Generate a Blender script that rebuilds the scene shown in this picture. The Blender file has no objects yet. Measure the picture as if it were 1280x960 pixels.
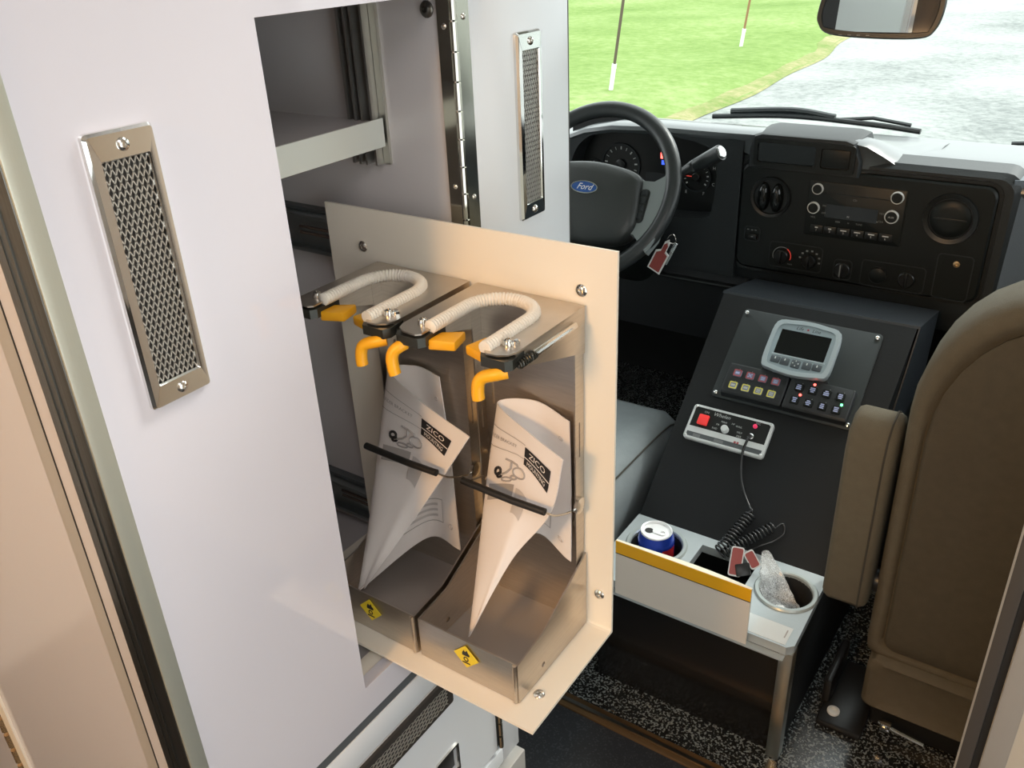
import bpy, bmesh, math, random
from mathutils import Matrix, Vector
from mathutils.geometry import delaunay_2d_cdt
random.seed(7)
PI = math.pi
SC = bpy.context.scene
COL = SC.collection

# ------------------------------------------------------------------ camera
cam = bpy.data.cameras.new('camera'); cam.sensor_width = 36.0
cam.lens = 36.0 * 1078.9 / 1280.0
cam.clip_start = 0.02; cam.clip_end = 500
camo = bpy.data.objects.new('camera', cam); COL.objects.link(camo)
def cam_matrix(yaw, pitch, roll, loc):
    a, b, c = map(math.radians, (yaw, pitch, roll))
    f = Vector((-math.sin(a)*math.cos(b), math.cos(a)*math.cos(b), math.sin(b)))
    r = Vector((math.cos(a), math.sin(a), 0)); u = r.cross(f)
    r2 = math.cos(c)*r + math.sin(c)*u; u2 = -math.sin(c)*r + math.cos(c)*u
    m = Matrix.Identity(4)
    for i in range(3):
        m[i][0] = r2[i]; m[i][1] = u2[i]; m[i][2] = -f[i]; m[i][3] = loc[i]
    return m
camo.matrix_world = cam_matrix(35.277, -27.728, -2.629, (0.40, 0.0, 1.40))
SC.camera = camo

# ------------------------------------------------------------------ world, sun, exposure
SKY = 3.0
w = bpy.data.worlds.new('world'); SC.world = w; w.use_nodes = True
nt = w.node_tree; bg = nt.nodes['Background']
bg.inputs[0].default_value = (0.92, 0.98, 0.98, 1); bg.inputs[1].default_value = SKY
def add_sun(strength, rot, angle, col):
    l = bpy.data.lights.new('sun', 'SUN'); l.energy = strength; l.angle = math.radians(angle); l.color = col
    o = bpy.data.objects.new('sun', l); COL.objects.link(o); o.rotation_euler = rot
    return o
add_sun(2.2, (math.radians(-48), 0, math.radians(-24)), 12, (1, 0.97, 0.9))
SC.view_settings.view_transform = 'Standard'; SC.view_settings.look = 'None'
SC.view_settings.gamma = 1.0; SC.view_settings.exposure = 0.0
SC.view_settings.use_curve_mapping = False
def area_light(name, loc, target, size, power, col):
    l = bpy.data.lights.new(name, 'AREA'); l.shape = 'RECTANGLE'; l.size, l.size_y = size
    l.energy = power; l.color = col
    o = bpy.data.objects.new(name, l); COL.objects.link(o); o.location = loc
    d = Vector(target) - Vector(loc); o.rotation_euler = d.to_track_quat('-Z', 'Y').to_euler()
    return o
# warm dome lamp of the patient compartment, plus an added cool one (their fixtures are built below)
LAMPS = [((-0.02, -1.25, 1.90), (0, -0.2, 1.0), (0.34, 0.34), 29, (1.0, 0.56, 0.22)),
         ((0.62, -0.15, 1.93), (0.45, 0.0, 0.9), (0.30, 0.50), 3.2, (0.84, 0.87, 1.0))]  # added cool lamp, out of view, to brighten the cabinet face
for i, L in enumerate(LAMPS):
    area_light('dome_lamp_light', *L)

# ------------------------------------------------------------------ materials
MATS = {}
def mat(name, col, rough=0.5, metal=0.0, spec=0.5, bump=None, vary=None, coat=0.0, emit=None, aniso=0.0):
    m = bpy.data.materials.new(name); m.use_nodes = True
    nt = m.node_tree; b = nt.nodes['Principled BSDF']
    b.inputs['Base Color'].default_value = (*col, 1); b.inputs['Roughness'].default_value = rough
    b.inputs['Metallic'].default_value = metal; b.inputs['Specular IOR Level'].default_value = spec
    b.inputs['Coat Weight'].default_value = coat
    if aniso: b.inputs['Anisotropic'].default_value = aniso
    tc = nt.nodes.new('ShaderNodeTexCoord')
    if vary:                                   # (scale, amount, stretch) of real colour variation
        sc, am = vary[0], vary[1]
        mp = nt.nodes.new('ShaderNodeMapping'); nt.links.new(tc.outputs['Object'], mp.inputs[0])
        if len(vary) > 2: mp.inputs['Scale'].default_value = vary[2]
        n = nt.nodes.new('ShaderNodeTexNoise'); n.inputs['Scale'].default_value = sc; n.inputs['Detail'].default_value = 4
        nt.links.new(mp.outputs[0], n.inputs['Vector'])
        r = nt.nodes.new('ShaderNodeValToRGB')
        r.color_ramp.elements[0].position = 0.3; r.color_ramp.elements[1].position = 0.7
        r.color_ramp.elements[0].color = (*[c*(1-am) for c in col], 1)
        r.color_ramp.elements[1].color = (*[min(1, c*(1+am)) for c in col], 1)
        nt.links.new(n.outputs['Fac'], r.inputs[0]); nt.links.new(r.outputs[0], b.inputs['Base Color'])
    if bump:
        mp = nt.nodes.new('ShaderNodeMapping'); nt.links.new(tc.outputs['Object'], mp.inputs[0])
        if len(bump) > 2: mp.inputs['Scale'].default_value = bump[2]
        n = nt.nodes.new('ShaderNodeTexNoise'); n.inputs['Scale'].default_value = bump[0]; n.inputs['Detail'].default_value = 3
        nt.links.new(mp.outputs[0], n.inputs['Vector'])
        bp = nt.nodes.new('ShaderNodeBump'); bp.inputs['Strength'].default_value = bump[1]; bp.inputs['Distance'].default_value = 0.002
        nt.links.new(n.outputs['Fac'], bp.inputs['Height']); nt.links.new(bp.outputs[0], b.inputs['Normal'])
    if emit:
        b.inputs['Emission Color'].default_value = (*emit[0], 1); b.inputs['Emission Strength'].default_value = emit[1]
    MATS[name] = m
    return m
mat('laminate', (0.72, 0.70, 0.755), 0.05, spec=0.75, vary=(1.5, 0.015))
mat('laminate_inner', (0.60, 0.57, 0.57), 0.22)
mat('cabinet_white', (0.76, 0.79, 0.82), 0.22)
mat('tray_paint', (0.86, 0.80, 0.69), 0.28)
mat('chrome', (0.80, 0.80, 0.78), 0.06, 1.0)
mat('screw_steel', (0.70, 0.68, 0.64), 0.18, 1.0)
mat('mesh_metal', (0.72, 0.70, 0.66), 0.35, 1.0)
mat('screen_light', (0.62, 0.60, 0.55), 0.40, 0.65)
mat('track_grey', (0.34, 0.33, 0.31), 0.35, 0.8)
mat('vent_dark', (0.035, 0.03, 0.026), 0.7)
mat('hinge_steel', (0.50, 0.48, 0.42), 0.13, 1.0, bump=(30, 0.03))
mat('stainless', (0.60, 0.55, 0.49), 0.33, 1.0, bump=(60, 0.05, (1, 1, 14)), vary=(40, 0.06, (1, 1, 12)), aniso=0.4)
mat('steel_matte', (0.50, 0.46, 0.43), 0.55, 0.7)
mat('alu', (0.62, 0.62, 0.56), 0.30, 1.0, bump=(50, 0.04, (8, 8, 0.3)))
mat('alu_face_lit', (0.56, 0.57, 0.49), 0.38, 0.55, bump=(50, 0.04, (8, 8, 0.3)))  # alu lightened towards olive, light on the corner facet put into its colour
mat('alu_dark', (0.17, 0.165, 0.15), 0.33, 1.0, bump=(60, 0.06, (10, 10, 0.3)), vary=(50, 0.12, (10, 10, 0.2)))  # alu darkened; on the extrusion web it stands in for a dark reflection
mat('alu_lip', (0.66, 0.69, 0.64), 0.35, 0.2)
mat('cream_panel', (0.58, 0.57, 0.60), 0.16)
mat('slide_steel', (0.30, 0.33, 0.33), 0.30, 0.9)
mat('slot_brown', (0.10, 0.07, 0.055), 0.5)
mat('gap_dark', (0.02, 0.02, 0.02), 0.6)
mat('grey_gap', (0.10, 0.11, 0.115), 0.45)
mat('yellow', (0.90, 0.43, 0.015), 0.38)
mat('sticker_yellow', (0.82, 0.62, 0.03), 0.4)
mat('white_sleeve', (0.80, 0.75, 0.66), 0.42)
mat('rubber', (0.014, 0.013, 0.012), 0.42)
mat('black_jaw', (0.05, 0.052, 0.045), 0.3, 0.6)
mat('paper', (0.84, 0.79, 0.76), 0.55)
mat('print_black', (0.02, 0.018, 0.018), 0.5)
mat('print_grey', (0.40, 0.37, 0.35), 0.6)
mat('print_light', (0.58, 0.54, 0.52), 0.6)
mat('print_paper', (0.88, 0.84, 0.80), 0.5)
mat('dash_pad', (0.070, 0.080, 0.085), 0.30, spec=0.9, bump=(400, 0.08))
mat('dash_face', (0.017, 0.021, 0.023), 0.5, spec=0.4, bump=(400, 0.3))
mat('dash_panel', (0.006, 0.008, 0.0075), 0.42, spec=0.32)
mat('dash_black', (0.007, 0.008, 0.008), 0.35)
mat('dash_glass', (0.006, 0.007, 0.007), 0.08)
mat('dash_face_lit', (0.10, 0.125, 0.15), 0.5, bump=(400, 0.3))  # dash face lightened and blued: light on the angled flank put into colour
mat('knee_panel', (0.020, 0.022, 0.024), 0.55)
mat('silver', (0.60, 0.62, 0.62), 0.25, 0.9)
mat('legend', (0.55, 0.57, 0.56), 0.5)
mat('legend_dim', (0.20, 0.21, 0.21), 0.5)
mat('wheel_leather', (0.022, 0.026, 0.027), 0.36, bump=(350, 0.12))
mat('wheel_spoke', (0.20, 0.225, 0.225), 0.4)
mat('hub_pad', (0.024, 0.027, 0.026), 0.40, bump=(300, 0.15))
mat('emblem_blue', (0.03, 0.09, 0.30), 0.2, coat=0.5)
mat('console_black', (0.007, 0.008, 0.009), 0.50, spec=0.35, bump=(300, 0.10))
mat('console_top_lit', (0.028, 0.034, 0.041), 0.45, bump=(250, 0.2))  # console black lightened, bluish light on the ledge put into its colour
mat('console_gloss', (0.008, 0.008, 0.008), 0.14)
mat('switch_plate', (0.020, 0.026, 0.027), 0.42)
mat('switch_box', (0.020, 0.023, 0.025), 0.40)
mat('bezel_silver', (0.52, 0.60, 0.64), 0.30, 0.35)
mat('bezel_inner', (0.36, 0.44, 0.48), 0.35, 0.2)
mat('screen_black', (0.004, 0.005, 0.006), 0.12)
mat('button_grey', (0.075, 0.09, 0.10), 0.4)
mat('button_red', (0.42, 0.09, 0.10), 0.4)
mat('button_yellow', (0.80, 0.72, 0.14), 0.4)
mat('button_ink', (0.22, 0.25, 0.36), 0.4)
mat('button_lilac', (0.46, 0.52, 0.78), 0.4)
mat('siren_red', (0.85, 0.05, 0.05), 0.3, emit=((1, 0.05, 0.04), 0.25))
mat('led_red', (0.9, 0.05, 0.04), 0.3, emit=((1, 0.10, 0.08), 5))
mat('led_green', (0.05, 0.9, 0.2), 0.3, emit=((0.1, 1.0, 0.25), 6))
mat('led_blue', (0.05, 0.1, 0.9), 0.3, emit=((0.05, 0.12, 1.0), 1.6))
mat('led_pink', (0.7, 0.05, 0.12), 0.3, emit=((0.9, 0.05, 0.15), 0.5))
mat('needle_red', (0.7, 0.05, 0.04), 0.4, emit=((0.9, 0.08, 0.05), 0.35))
mat('siren_white', (0.72, 0.75, 0.74), 0.35)
mat('cord_black', (0.035, 0.035, 0.036), 0.22)
mat('cup_plate', (0.42, 0.46, 0.47), 0.38, 0.35, bump=(200, 0.08))
mat('cup_ring', (0.40, 0.44, 0.43), 0.3, 0.3)
mat('card_white', (0.70, 0.64, 0.56), 0.4)
mat('card_yellow', (0.85, 0.42, 0.01), 0.4)
mat('card_edge', (0.95, 0.88, 0.70), 0.5)
mat('can_blue', (0.015, 0.05, 0.42), 0.2, 0.5)
mat('can_red', (0.6, 0.03, 0.04), 0.25, 0.3)
mat('can_lid', (0.93, 0.93, 0.93), 0.32, 0.3)
mat('tag_red', (0.33, 0.06, 0.05), 0.45)
mat('tag_white', (0.75, 0.75, 0.73), 0.4)
mat('seat_fabric', (0.082, 0.069, 0.046), 0.9, bump=(900, 0.5), vary=(60, 0.07))
mat('seat_fabric_lit', (0.115, 0.098, 0.066), 0.85, bump=(900, 0.5), vary=(60, 0.06))  # same fabric as the back cover, lighter tone of the lit parts painted in
mat('seat_grey', (0.24, 0.27, 0.28), 0.8, bump=(500, 0.3), vary=(40, 0.05))
mat('seam_dark', (0.05, 0.045, 0.035), 0.9)
mat('black_plastic', (0.012, 0.012, 0.012), 0.35)
mat('mirror_glass', (0.45, 0.48, 0.46), 0.02, 1.0)
mat('mirror_case', (0.012, 0.015, 0.014), 0.35)
mat('post_grey', (0.12, 0.11, 0.10), 0.35, 0.4)
mat('post_line', (0.55, 0.52, 0.46), 0.35, 0.5)
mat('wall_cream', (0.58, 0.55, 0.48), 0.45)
mat('wall_grey', (0.38, 0.37, 0.35), 0.45)  # own grey of the panel frame, frame edge and foot ledge
mat('wall_white', (0.72, 0.72, 0.71), 0.5)
mat('threshold', (0.16, 0.095, 0.045), 0.35, 0.7)
mat('wiper_black', (0.02, 0.024, 0.026), 0.4)
mat('stake_white', (0.80, 0.82, 0.80), 0.6)
mat('stake_dark', (0.10, 0.075, 0.05), 0.7)
mat('stake_rust', (0.28, 0.15, 0.07), 0.7)
mat('brass', (0.80, 0.55, 0.30), 0.25, 0.9)
mat('lamp_white', (0.9, 0.9, 0.9), 0.4, emit=((1, 0.8, 0.55), 3.0))
mat('van_white', (0.75, 0.76, 0.77), 0.3)

def nodes_of(m): return m.node_tree.nodes, m.node_tree.links, m.node_tree.nodes['Principled BSDF']
def ramp(n, stops):
    r = n.new('ShaderNodeValToRGB'); el = r.color_ramp.elements
    while len(el) < len(stops): el.new(0.5)
    for e, (p, c) in zip(el, stops): e.position = p; e.color = (*c, 1)
    return r
def speckle_floor(name, base, fleck, scale, thr, rough):
    m = mat(name, base, rough); n, l, b = nodes_of(m)
    tc = n.new('ShaderNodeTexCoord')
    v = n.new('ShaderNodeTexNoise'); v.inputs['Scale'].default_value = scale; v.inputs['Detail'].default_value = 2
    l.new(tc.outputs['Object'], v.inputs['Vector'])
    r = ramp(n, [(thr, base), (thr+0.035, fleck)])
    l.new(v.outputs['Fac'], r.inputs[0]); l.new(r.outputs[0], b.inputs['Base Color'])
    return m
speckle_floor('floor_cab_speckle', (0.012, 0.013, 0.013), (0.20, 0.22, 0.215), 260, 0.545, 0.14)
speckle_floor('floor_module_speckle', (0.018, 0.021, 0.026), (0.045, 0.05, 0.058), 300, 0.58, 0.38)
def ground_mat(name, stops, scale, scale2, bumpd, rough=0.95):
    m = mat(name, stops[0][1], rough, spec=0.2); n, l, b = nodes_of(m)
    tc = n.new('ShaderNodeTexCoord')
    a = n.new('ShaderNodeTexNoise'); a.inputs['Scale'].default_value = scale; a.inputs['Detail'].default_value = 5
    c = n.new('ShaderNodeTexNoise'); c.inputs['Scale'].default_value = scale2; c.inputs['Detail'].default_value = 6
    c.inputs['Roughness'].default_value = 0.7
    for t in (a, c): l.new(tc.outputs['Object'], t.inputs['Vector'])
    mx = n.new('ShaderNodeMix'); mx.inputs[0].default_value = 0.5
    l.new(a.outputs['Fac'], mx.inputs[2]); l.new(c.outputs['Fac'], mx.inputs[3])
    r = ramp(n, stops); l.new(mx.outputs[0], r.inputs[0]); l.new(r.outputs[0], b.inputs['Base Color'])
    bp = n.new('ShaderNodeBump'); bp.inputs['Strength'].default_value = 0.6; bp.inputs['Distance'].default_value = bumpd
    l.new(c.outputs['Fac'], bp.inputs['Height']); l.new(bp.outputs[0], b.inputs['Normal'])
    return m
ground_mat('lawn_green', [(0.34, (0.11, 0.19, 0.035)), (0.5, (0.175, 0.265, 0.070)), (0.64, (0.27, 0.34, 0.135))], 0.35, 6.0, 0.05)
ground_mat('lawn_edge_straw', [(0.38, (0.15, 0.22, 0.055)), (0.5, (0.25, 0.26, 0.11)), (0.62, (0.36, 0.32, 0.18))], 1.2, 9.0, 0.04)
ground_mat('asphalt', [(0.36, (0.155, 0.17, 0.165)), (0.48, (0.27, 0.285, 0.275)), (0.60, (0.35, 0.365, 0.35))], 0.5, 9.0, 0.04, 0.8)

def glass_mat(name, tint, gloss_rough=0.0, ior=1.3):
    m = bpy.data.materials.new(name); m.use_nodes = True; nt = m.node_tree
    nt.nodes.remove(nt.nodes['Principled BSDF']); out = nt.nodes['Material Output']
    t = nt.nodes.new('ShaderNodeBsdfTransparent'); t.inputs[0].default_value = (*tint, 1)
    g = nt.nodes.new('ShaderNodeBsdfGlossy'); g.inputs['Roughness'].default_value = gloss_rough
    f = nt.nodes.new('ShaderNodeFresnel'); f.inputs[0].default_value = ior
    x = nt.nodes.new('ShaderNodeMixShader')
    nt.links.new(f.outputs[0], x.inputs[0]); nt.links.new(t.outputs[0], x.inputs[1]); nt.links.new(g.outputs[0], x.inputs[2])
    nt.links.new(x.outputs[0], out.inputs[0]); MATS[name] = m
    return m
glass_mat('windshield_glass', (0.95, 0.98, 0.96), ior=1.15)
def bag_mat():
    m = bpy.data.materials.new('clear_plastic'); m.use_nodes = True; nt = m.node_tree
    b = nt.nodes['Principled BSDF']; b.inputs['Base Color'].default_value = (0.93, 0.96, 0.97, 1)
    b.inputs['Roughness'].default_value = 0.12; out = nt.nodes['Material Output']
    t = nt.nodes.new('ShaderNodeBsdfTransparent'); x = nt.nodes.new('ShaderNodeMixShader')
    n = nt.nodes.new('ShaderNodeTexNoise'); n.inputs['Scale'].default_value = 60
    r = nt.nodes.new('ShaderNodeMapRange'); r.inputs[1].default_value = 0.3; r.inputs[2].default_value = 0.7
    r.inputs[3].default_value = 0.10; r.inputs[4].default_value = 0.75
    nt.links.new(n.outputs['Fac'], r.inputs[0]); nt.links.new(r.outputs[0], x.inputs[0])
    nt.links.new(t.outputs[0], x.inputs[1]); nt.links.new(b.outputs[0], x.inputs[2]); nt.links.new(x.outputs[0], out.inputs[0])
    MATS['clear_plastic'] = m
bag_mat()

# ------------------------------------------------------------------ mesh helpers
def frame(o, u, v):
    u = Vector(u).normalized(); v = Vector(v).normalized(); n = u.cross(v)
    m = Matrix.Identity(4)
    for i in range(3):
        m[i][0] = u[i]; m[i][1] = v[i]; m[i][2] = n[i]; m[i][3] = o[i]
    return m
def FX(x, y, z): return frame((x, y, z), (0, 1, 0), (0, 0, 1))        # faces +X, u = +Y
def FY(x, y, z): return frame((x, y, z), (1, 0, 0), (0, 0, 1))        # faces -Y, u = +X
def FZ(x, y, z): return Matrix.Translation((x, y, z))
def rrect(w, h, r, n=4, cx=0, cy=0):
    r = min(r, w/2-1e-5, h/2-1e-5); pts = []
    for (sx, sy, a0) in ((1, 1, 0), (-1, 1, 90), (-1, -1, 180), (1, -1, 270)):
        for k in range(n+1):
            a = math.radians(a0 + 90*k/n)
            pts.append((cx + sx*(w/2-r) + r*math.cos(a), cy + sy*(h/2-r) + r*math.sin(a)))
    return pts
def circ(r, n=24, cx=0, cy=0, ry=None):
    ry = r if ry is None else ry
    return [(cx + r*math.cos(2*PI*k/n), cy + ry*math.sin(2*PI*k/n)) for k in range(n)]
def catmull(pts, n=8, closed=False):
    P = [Vector(p) for p in pts]; out = []; N = len(P)
    rng = range(N if closed else N-1)
    for i in rng:
        p0 = P[(i-1) % N] if closed or i > 0 else P[0]*2-P[1]
        p1 = P[i]; p2 = P[(i+1) % N]
        p3 = P[(i+2) % N] if closed or i+2 < N else P[-1]*2-P[-2]
        for k in range(n):
            t = k/n
            out.append(0.5*((2*p1) + (-p0+p2)*t + (2*p0-5*p1+4*p2-p3)*t*t + (-p0+3*p1-3*p2+p3)*t**3))
    if not closed: out.append(P[-1])
    return out
class MB:
    def __init__(s, T=None): s.bm = bmesh.new(); s.T = T or Matrix.Identity(4)
    def v(s, p):
        p = Vector((p[0], p[1], p[2] if len(p) > 2 else 0)); return s.bm.verts.new(s.T @ p)
    def f(s, vs):
        try: return s.bm.faces.new(vs)
        except ValueError: return None
    def box(s, a, b, bev=0, seg=2):
        x0, y0, z0 = a; x1, y1, z1 = b
        V = [s.v(p) for p in ((x0,y0,z0),(x1,y0,z0),(x1,y1,z0),(x0,y1,z0),(x0,y0,z1),(x1,y0,z1),(x1,y1,z1),(x0,y1,z1))]
        F = [s.f([V[i] for i in q]) for q in ((0,3,2,1),(4,5,6,7),(0,1,5,4),(1,2,6,5),(2,3,7,6),(3,0,4,7))]
        if bev:
            es = list({e for f in F for e in f.edges})
            bmesh.ops.bevel(s.bm, geom=es, offset=bev, segments=seg, profile=0.5, affect='EDGES')
        return s
    def loft(s, loops, caps=(True, True), closed=True):
        R = [[s.v(p) for p in L] for L in loops]; n = len(R[0])
        for a, b in zip(R, R[1:]):
            for i in range(n if closed else n-1):
                j = (i+1) % n; s.f([a[i], a[j], b[j], b[i]])
        if caps[0]: s.f(list(reversed(R[0])))
        if caps[1]: s.f(R[-1])
        return s
    def prism(s, poly, z0, z1): return s.loft([[(p[0], p[1], z0) for p in poly], [(p[0], p[1], z1) for p in poly]])
    def plate(s, outer, holes, z0, z1):
        loops = [outer] + list(holes); pts = []; edges = []; ids = []
        for L in loops:
            b = len(pts); pts += [Vector((p[0], p[1])) for p in L]
            edges += [(b+i, b+(i+1) % len(L)) for i in range(len(L))]; ids.append((b, len(L)))
        vo, eo, fo, ov, oe, of = delaunay_2d_cdt(pts, edges, [], 0, 1e-7)
        def inside(p, L):
            c = False; j = len(L)-1
            for i in range(len(L)):
                if (L[i][1] > p[1]) != (L[j][1] > p[1]) and p[0] < (L[j][0]-L[i][0])*(p[1]-L[i][1])/(L[j][1]-L[i][1])+L[i][0]: c = not c
                j = i
            return c
        A = [s.v((p.x, p.y, z1)) for p in vo]; B = [s.v((p.x, p.y, z0)) for p in vo]
        for f in fo:
            c = sum((vo[i] for i in f), Vector((0, 0)))/len(f)
            if not inside(c, outer) or any(inside(c, h) for h in holes): continue
            s.f([A[i] for i in f]); s.f([B[i] for i in reversed(f)])
        m = {}
        for k, L in enumerate(ov):
            for o in L: m[o] = k
        for b, n in ids:
            for i in range(n):
                p, q = m[b+i], m[b+(i+1) % n]; s.f([A[p], A[q], B[q], B[p]])
        return s
    def lathe(s, prof, n=24, a0=0, a1=2*PI):
        full = abs(a1-a0-2*PI) < 1e-6; R = []
        for (r, z) in prof:
            R.append([s.v((r*math.cos(a0+(a1-a0)*k/n), r*math.sin(a0+(a1-a0)*k/n), z)) for k in range(n if full else n+1)] if r > 1e-6 else [s.v((0, 0, z))])
        for a, b in zip(R, R[1:]):
            m = n if full else n
            for i in range(m):
                j = (i+1) % n if full else i+1
                if len(a) == 1 and len(b) > 1: s.f([a[0], b[i], b[j]])
                elif len(b) == 1 and len(a) > 1: s.f([a[i], a[j], b[0]])
                elif len(a) > 1: s.f([a[i], a[j], b[j], b[i]])
        return s
    def tube(s, path, r, n=8, caps=True, radii=None):
        P = [Vector(p) for p in path]; R = []; up = None
        for i, p in enumerate(P):
            t = (P[min(i+1, len(P)-1)] - P[max(i-1, 0)])
            if t.length < 1e-9: t = Vector((0, 0, 1))
            t.normalize()
            if up is None: up = t.orthogonal().normalized()
            up = (up - t*up.dot(t))
            up = up.normalized() if up.length > 1e-6 else t.orthogonal().normalized()
            b = t.cross(up); rr = radii[i] if radii else r
            R.append([p + (up*math.cos(2*PI*k/n) + b*math.sin(2*PI*k/n))*rr for k in range(n)])
        return s.loft(R, (caps, caps))
    def grid(s, pts, thick=0):
        V = [[s.v(p) for p in row] for row in pts]
        for a, b in zip(V, V[1:]):
            for i in range(len(a)-1): s.f([a[i], a[i+1], b[i+1], b[i]])
        return s
    def mesh(s, me, off=(0, 0, 0), sc=1.0):
        V = [s.v((v.co.x*sc+off[0], v.co.y*sc+off[1], off[2])) for v in me.vertices]
        for p in me.polygons: s.f([V[i] for i in p.vertices])
        return s
def obj(name, mb, m, parent=None, smooth=True, angle=35, recalc=True):
    bm = mb.bm
    if recalc: bmesh.ops.recalc_face_normals(bm, faces=bm.faces)
    me = bpy.data.meshes.new(name); bm.to_mesh(me); bm.free()
    me.materials.append(MATS[m] if isinstance(m, str) else m)
    if smooth:
        for p in me.polygons: p.use_smooth = True
        me.set_sharp_from_angle(angle=math.radians(angle))
    o = bpy.data.objects.new(name, me); COL.objects.link(o)
    if parent:
        o.parent = parent; pm = parent
        if parent.type != 'EMPTY': pm = parent.parent if parent.parent else None
        if pm is not None: o.matrix_parent_inverse = Matrix.Translation(-Vector(pm['_at'])) if parent.type == 'EMPTY' else Matrix.Identity(4)
    return o
ROOTS = []
def thing(name, loc, label, cat, group=None):
    o = bpy.data.objects.new(name, None); COL.objects.link(o); o.location = loc
    o['_at'] = loc; o.empty_display_size = 0.05; ROOTS.append(o)
    return tag(o, label, cat, group)
def tag(o, label, cat, group=None):
    o['label'] = label; o['category'] = cat
    if group: o['group'] = group
    return o
def struct(o, label=None, cat=None):
    o['kind'] = 'structure'
    if label: o['label'] = label
    if cat: o['category'] = cat
    return o
def stuff(o): o['kind'] = 'stuff'; return o
def copy_tree(o, parent, delta):
    c = o.copy(); COL.objects.link(c)
    if parent is None: c.location = Vector(o.location) + Vector(delta)
    else:
        c.parent = parent; c.matrix_parent_inverse = o.matrix_parent_inverse.copy()
    for ch in list(o.children): copy_tree(ch, c, delta)
    return c
TXT = {}
def text_mesh(s, size=1.0, shear=0.0):
    k = (s, size, shear)
    if k not in TXT:
        cu = bpy.data.curves.new('t', 'FONT'); cu.body = s; cu.size = size; cu.shear = shear
        cu.align_x = 'CENTER'; cu.align_y = 'CENTER'; cu.resolution_u = 2
        o = bpy.data.objects.new('t', cu); COL.objects.link(o)
        dg = bpy.context.evaluated_depsgraph_get(); me = bpy.data.meshes.new_from_object(o.evaluated_get(dg))
        bpy.data.objects.remove(o); bpy.data.curves.remove(cu); TXT[k] = me
    return TXT[k]
def text(name, s, size, T, m, parent, shear=0.0):
    return obj(name, MB(T).mesh(text_mesh(s, size, shear)), m, parent, smooth=False)
def screw(T, r, parent, m='screw_steel', name='screw', h=None):
    h = h or r*0.55
    b = MB(T).lathe([(r*1.0, 0), (r*1.0, h*0.35), (r*0.75, h*0.85), (r*0.4, h)], 14)
    b.lathe([(r*0.4, h), (r*0.33, h*0.55), (0, h*0.55)], 14)
    return obj(name, b, m, parent)
FLOOR = 0.165
XF = -0.118           # plane of the cabinet face

# ================================================================== THE SETTING
def slab(name, a, b, m): return obj(name, MB().box(a, b), m, None, smooth=False)
struct(slab('floor', (-1.15, -2.4, FLOOR-0.06), (1.2, 0.935, FLOOR), 'floor_module_speckle'), 'blue black speckled floor of the patient compartment', 'floor')
struct(slab('floor', (-1.11, 0.965, FLOOR-0.06), (1.11, 2.3, FLOOR-0.002), 'floor_cab_speckle'), 'glossy black floor with white flecks around the console', 'floor')
tr = obj('trim_1', MB().box((-1.1, 0.935, FLOOR-0.05), (0.45, 0.965, FLOOR+0.004), 0.002), 'threshold', None)
struct(tr, 'brown metal threshold strip across the walk-through', 'threshold')
obj('ridge', MB().box((-1.1, 0.945, FLOOR+0.004), (0.45, 0.952, FLOOR+0.008)), 'alu_dark', tr)
# module shell
struct(slab('wall_left', (-1.20, -2.4, FLOOR), (-1.15, 0.94, 2.05), 'wall_white'), 'white side wall behind the cabinets', 'wall')
wr = obj('wall_right', MB(frame((1.2, 0, 0), (0, 1, 0), (0, 0, 1))).plate([(-2.4, FLOOR), (0.94, FLOOR), (0.94, 2.05), (-2.4, 2.05)], [[(-0.55, 0.42), (0.28, 0.42), (0.28, 1.80), (-0.55, 1.80)]], 0, 0.05), 'wall_white', None, smooth=False)  # unseen window, enlarged to bring cool daylight onto the cabinet face
struct(wr, 'white curb side wall with an unseen side window enlarged for light', 'wall')
wb = obj('wall_back', MB(frame((0, -2.4, 0), (1, 0, 0), (0, 0, 1))).plate([(-1.2, FLOOR), (1.25, FLOOR), (1.25, 2.05), (-1.2, 2.05)], [[(-0.62, 1.15), (-0.08, 1.15), (-0.08, 1.75), (-0.62, 1.75)], [(0.08, 1.15), (0.62, 1.15), (0.62, 1.75), (0.08, 1.75)]], -0.05, 0), 'wall_white', None, smooth=False)
struct(wb, 'white rear wall with two door windows', 'wall')
struct(slab('ceiling', (-1.2, -2.4, 2.0), (1.25, 0.99, 2.05), 'wall_white'), 'white ceiling of the patient compartment', 'ceiling')
# bulkhead right of the walk-through
wf = obj('wall_front', MB().box((0.443, 0.94, FLOOR), (1.2, 0.99, 2.0)), 'wall_cream', None, smooth=False)
struct(wf, 'cream bulkhead panel right of the walk-through', 'wall')
obj('edge_trim', MB().box((0.4185, 0.935, FLOOR), (0.434, 0.985, 2.0), 0.0015), 'post_grey', wf)
obj('edge_bead', MB().box((0.4165, 0.933, FLOOR), (0.4188, 0.94, 2.0)), 'post_line', wf)
obj('gap_strip', MB().box((0.434, 0.942, FLOOR), (0.4435, 0.98, 2.0)), 'gap_dark', wf)  # black strip stands in for the dark of the open gap
obj('panel_frame', MB().box((0.4435, 0.936, FLOOR), (0.470, 0.95, 2.0), 0.001), 'wall_grey', wf)
# bulkhead left of the walk-through, behind the cabinet door
wf2 = obj('wall_front', MB().box((-1.15, 0.955, FLOOR), (-0.30, 0.99, 2.0)), 'wall_white', None, smooth=False)
struct(wf2, 'white bulkhead panel left of the walk-through behind the cabinet', 'wall')
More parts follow.
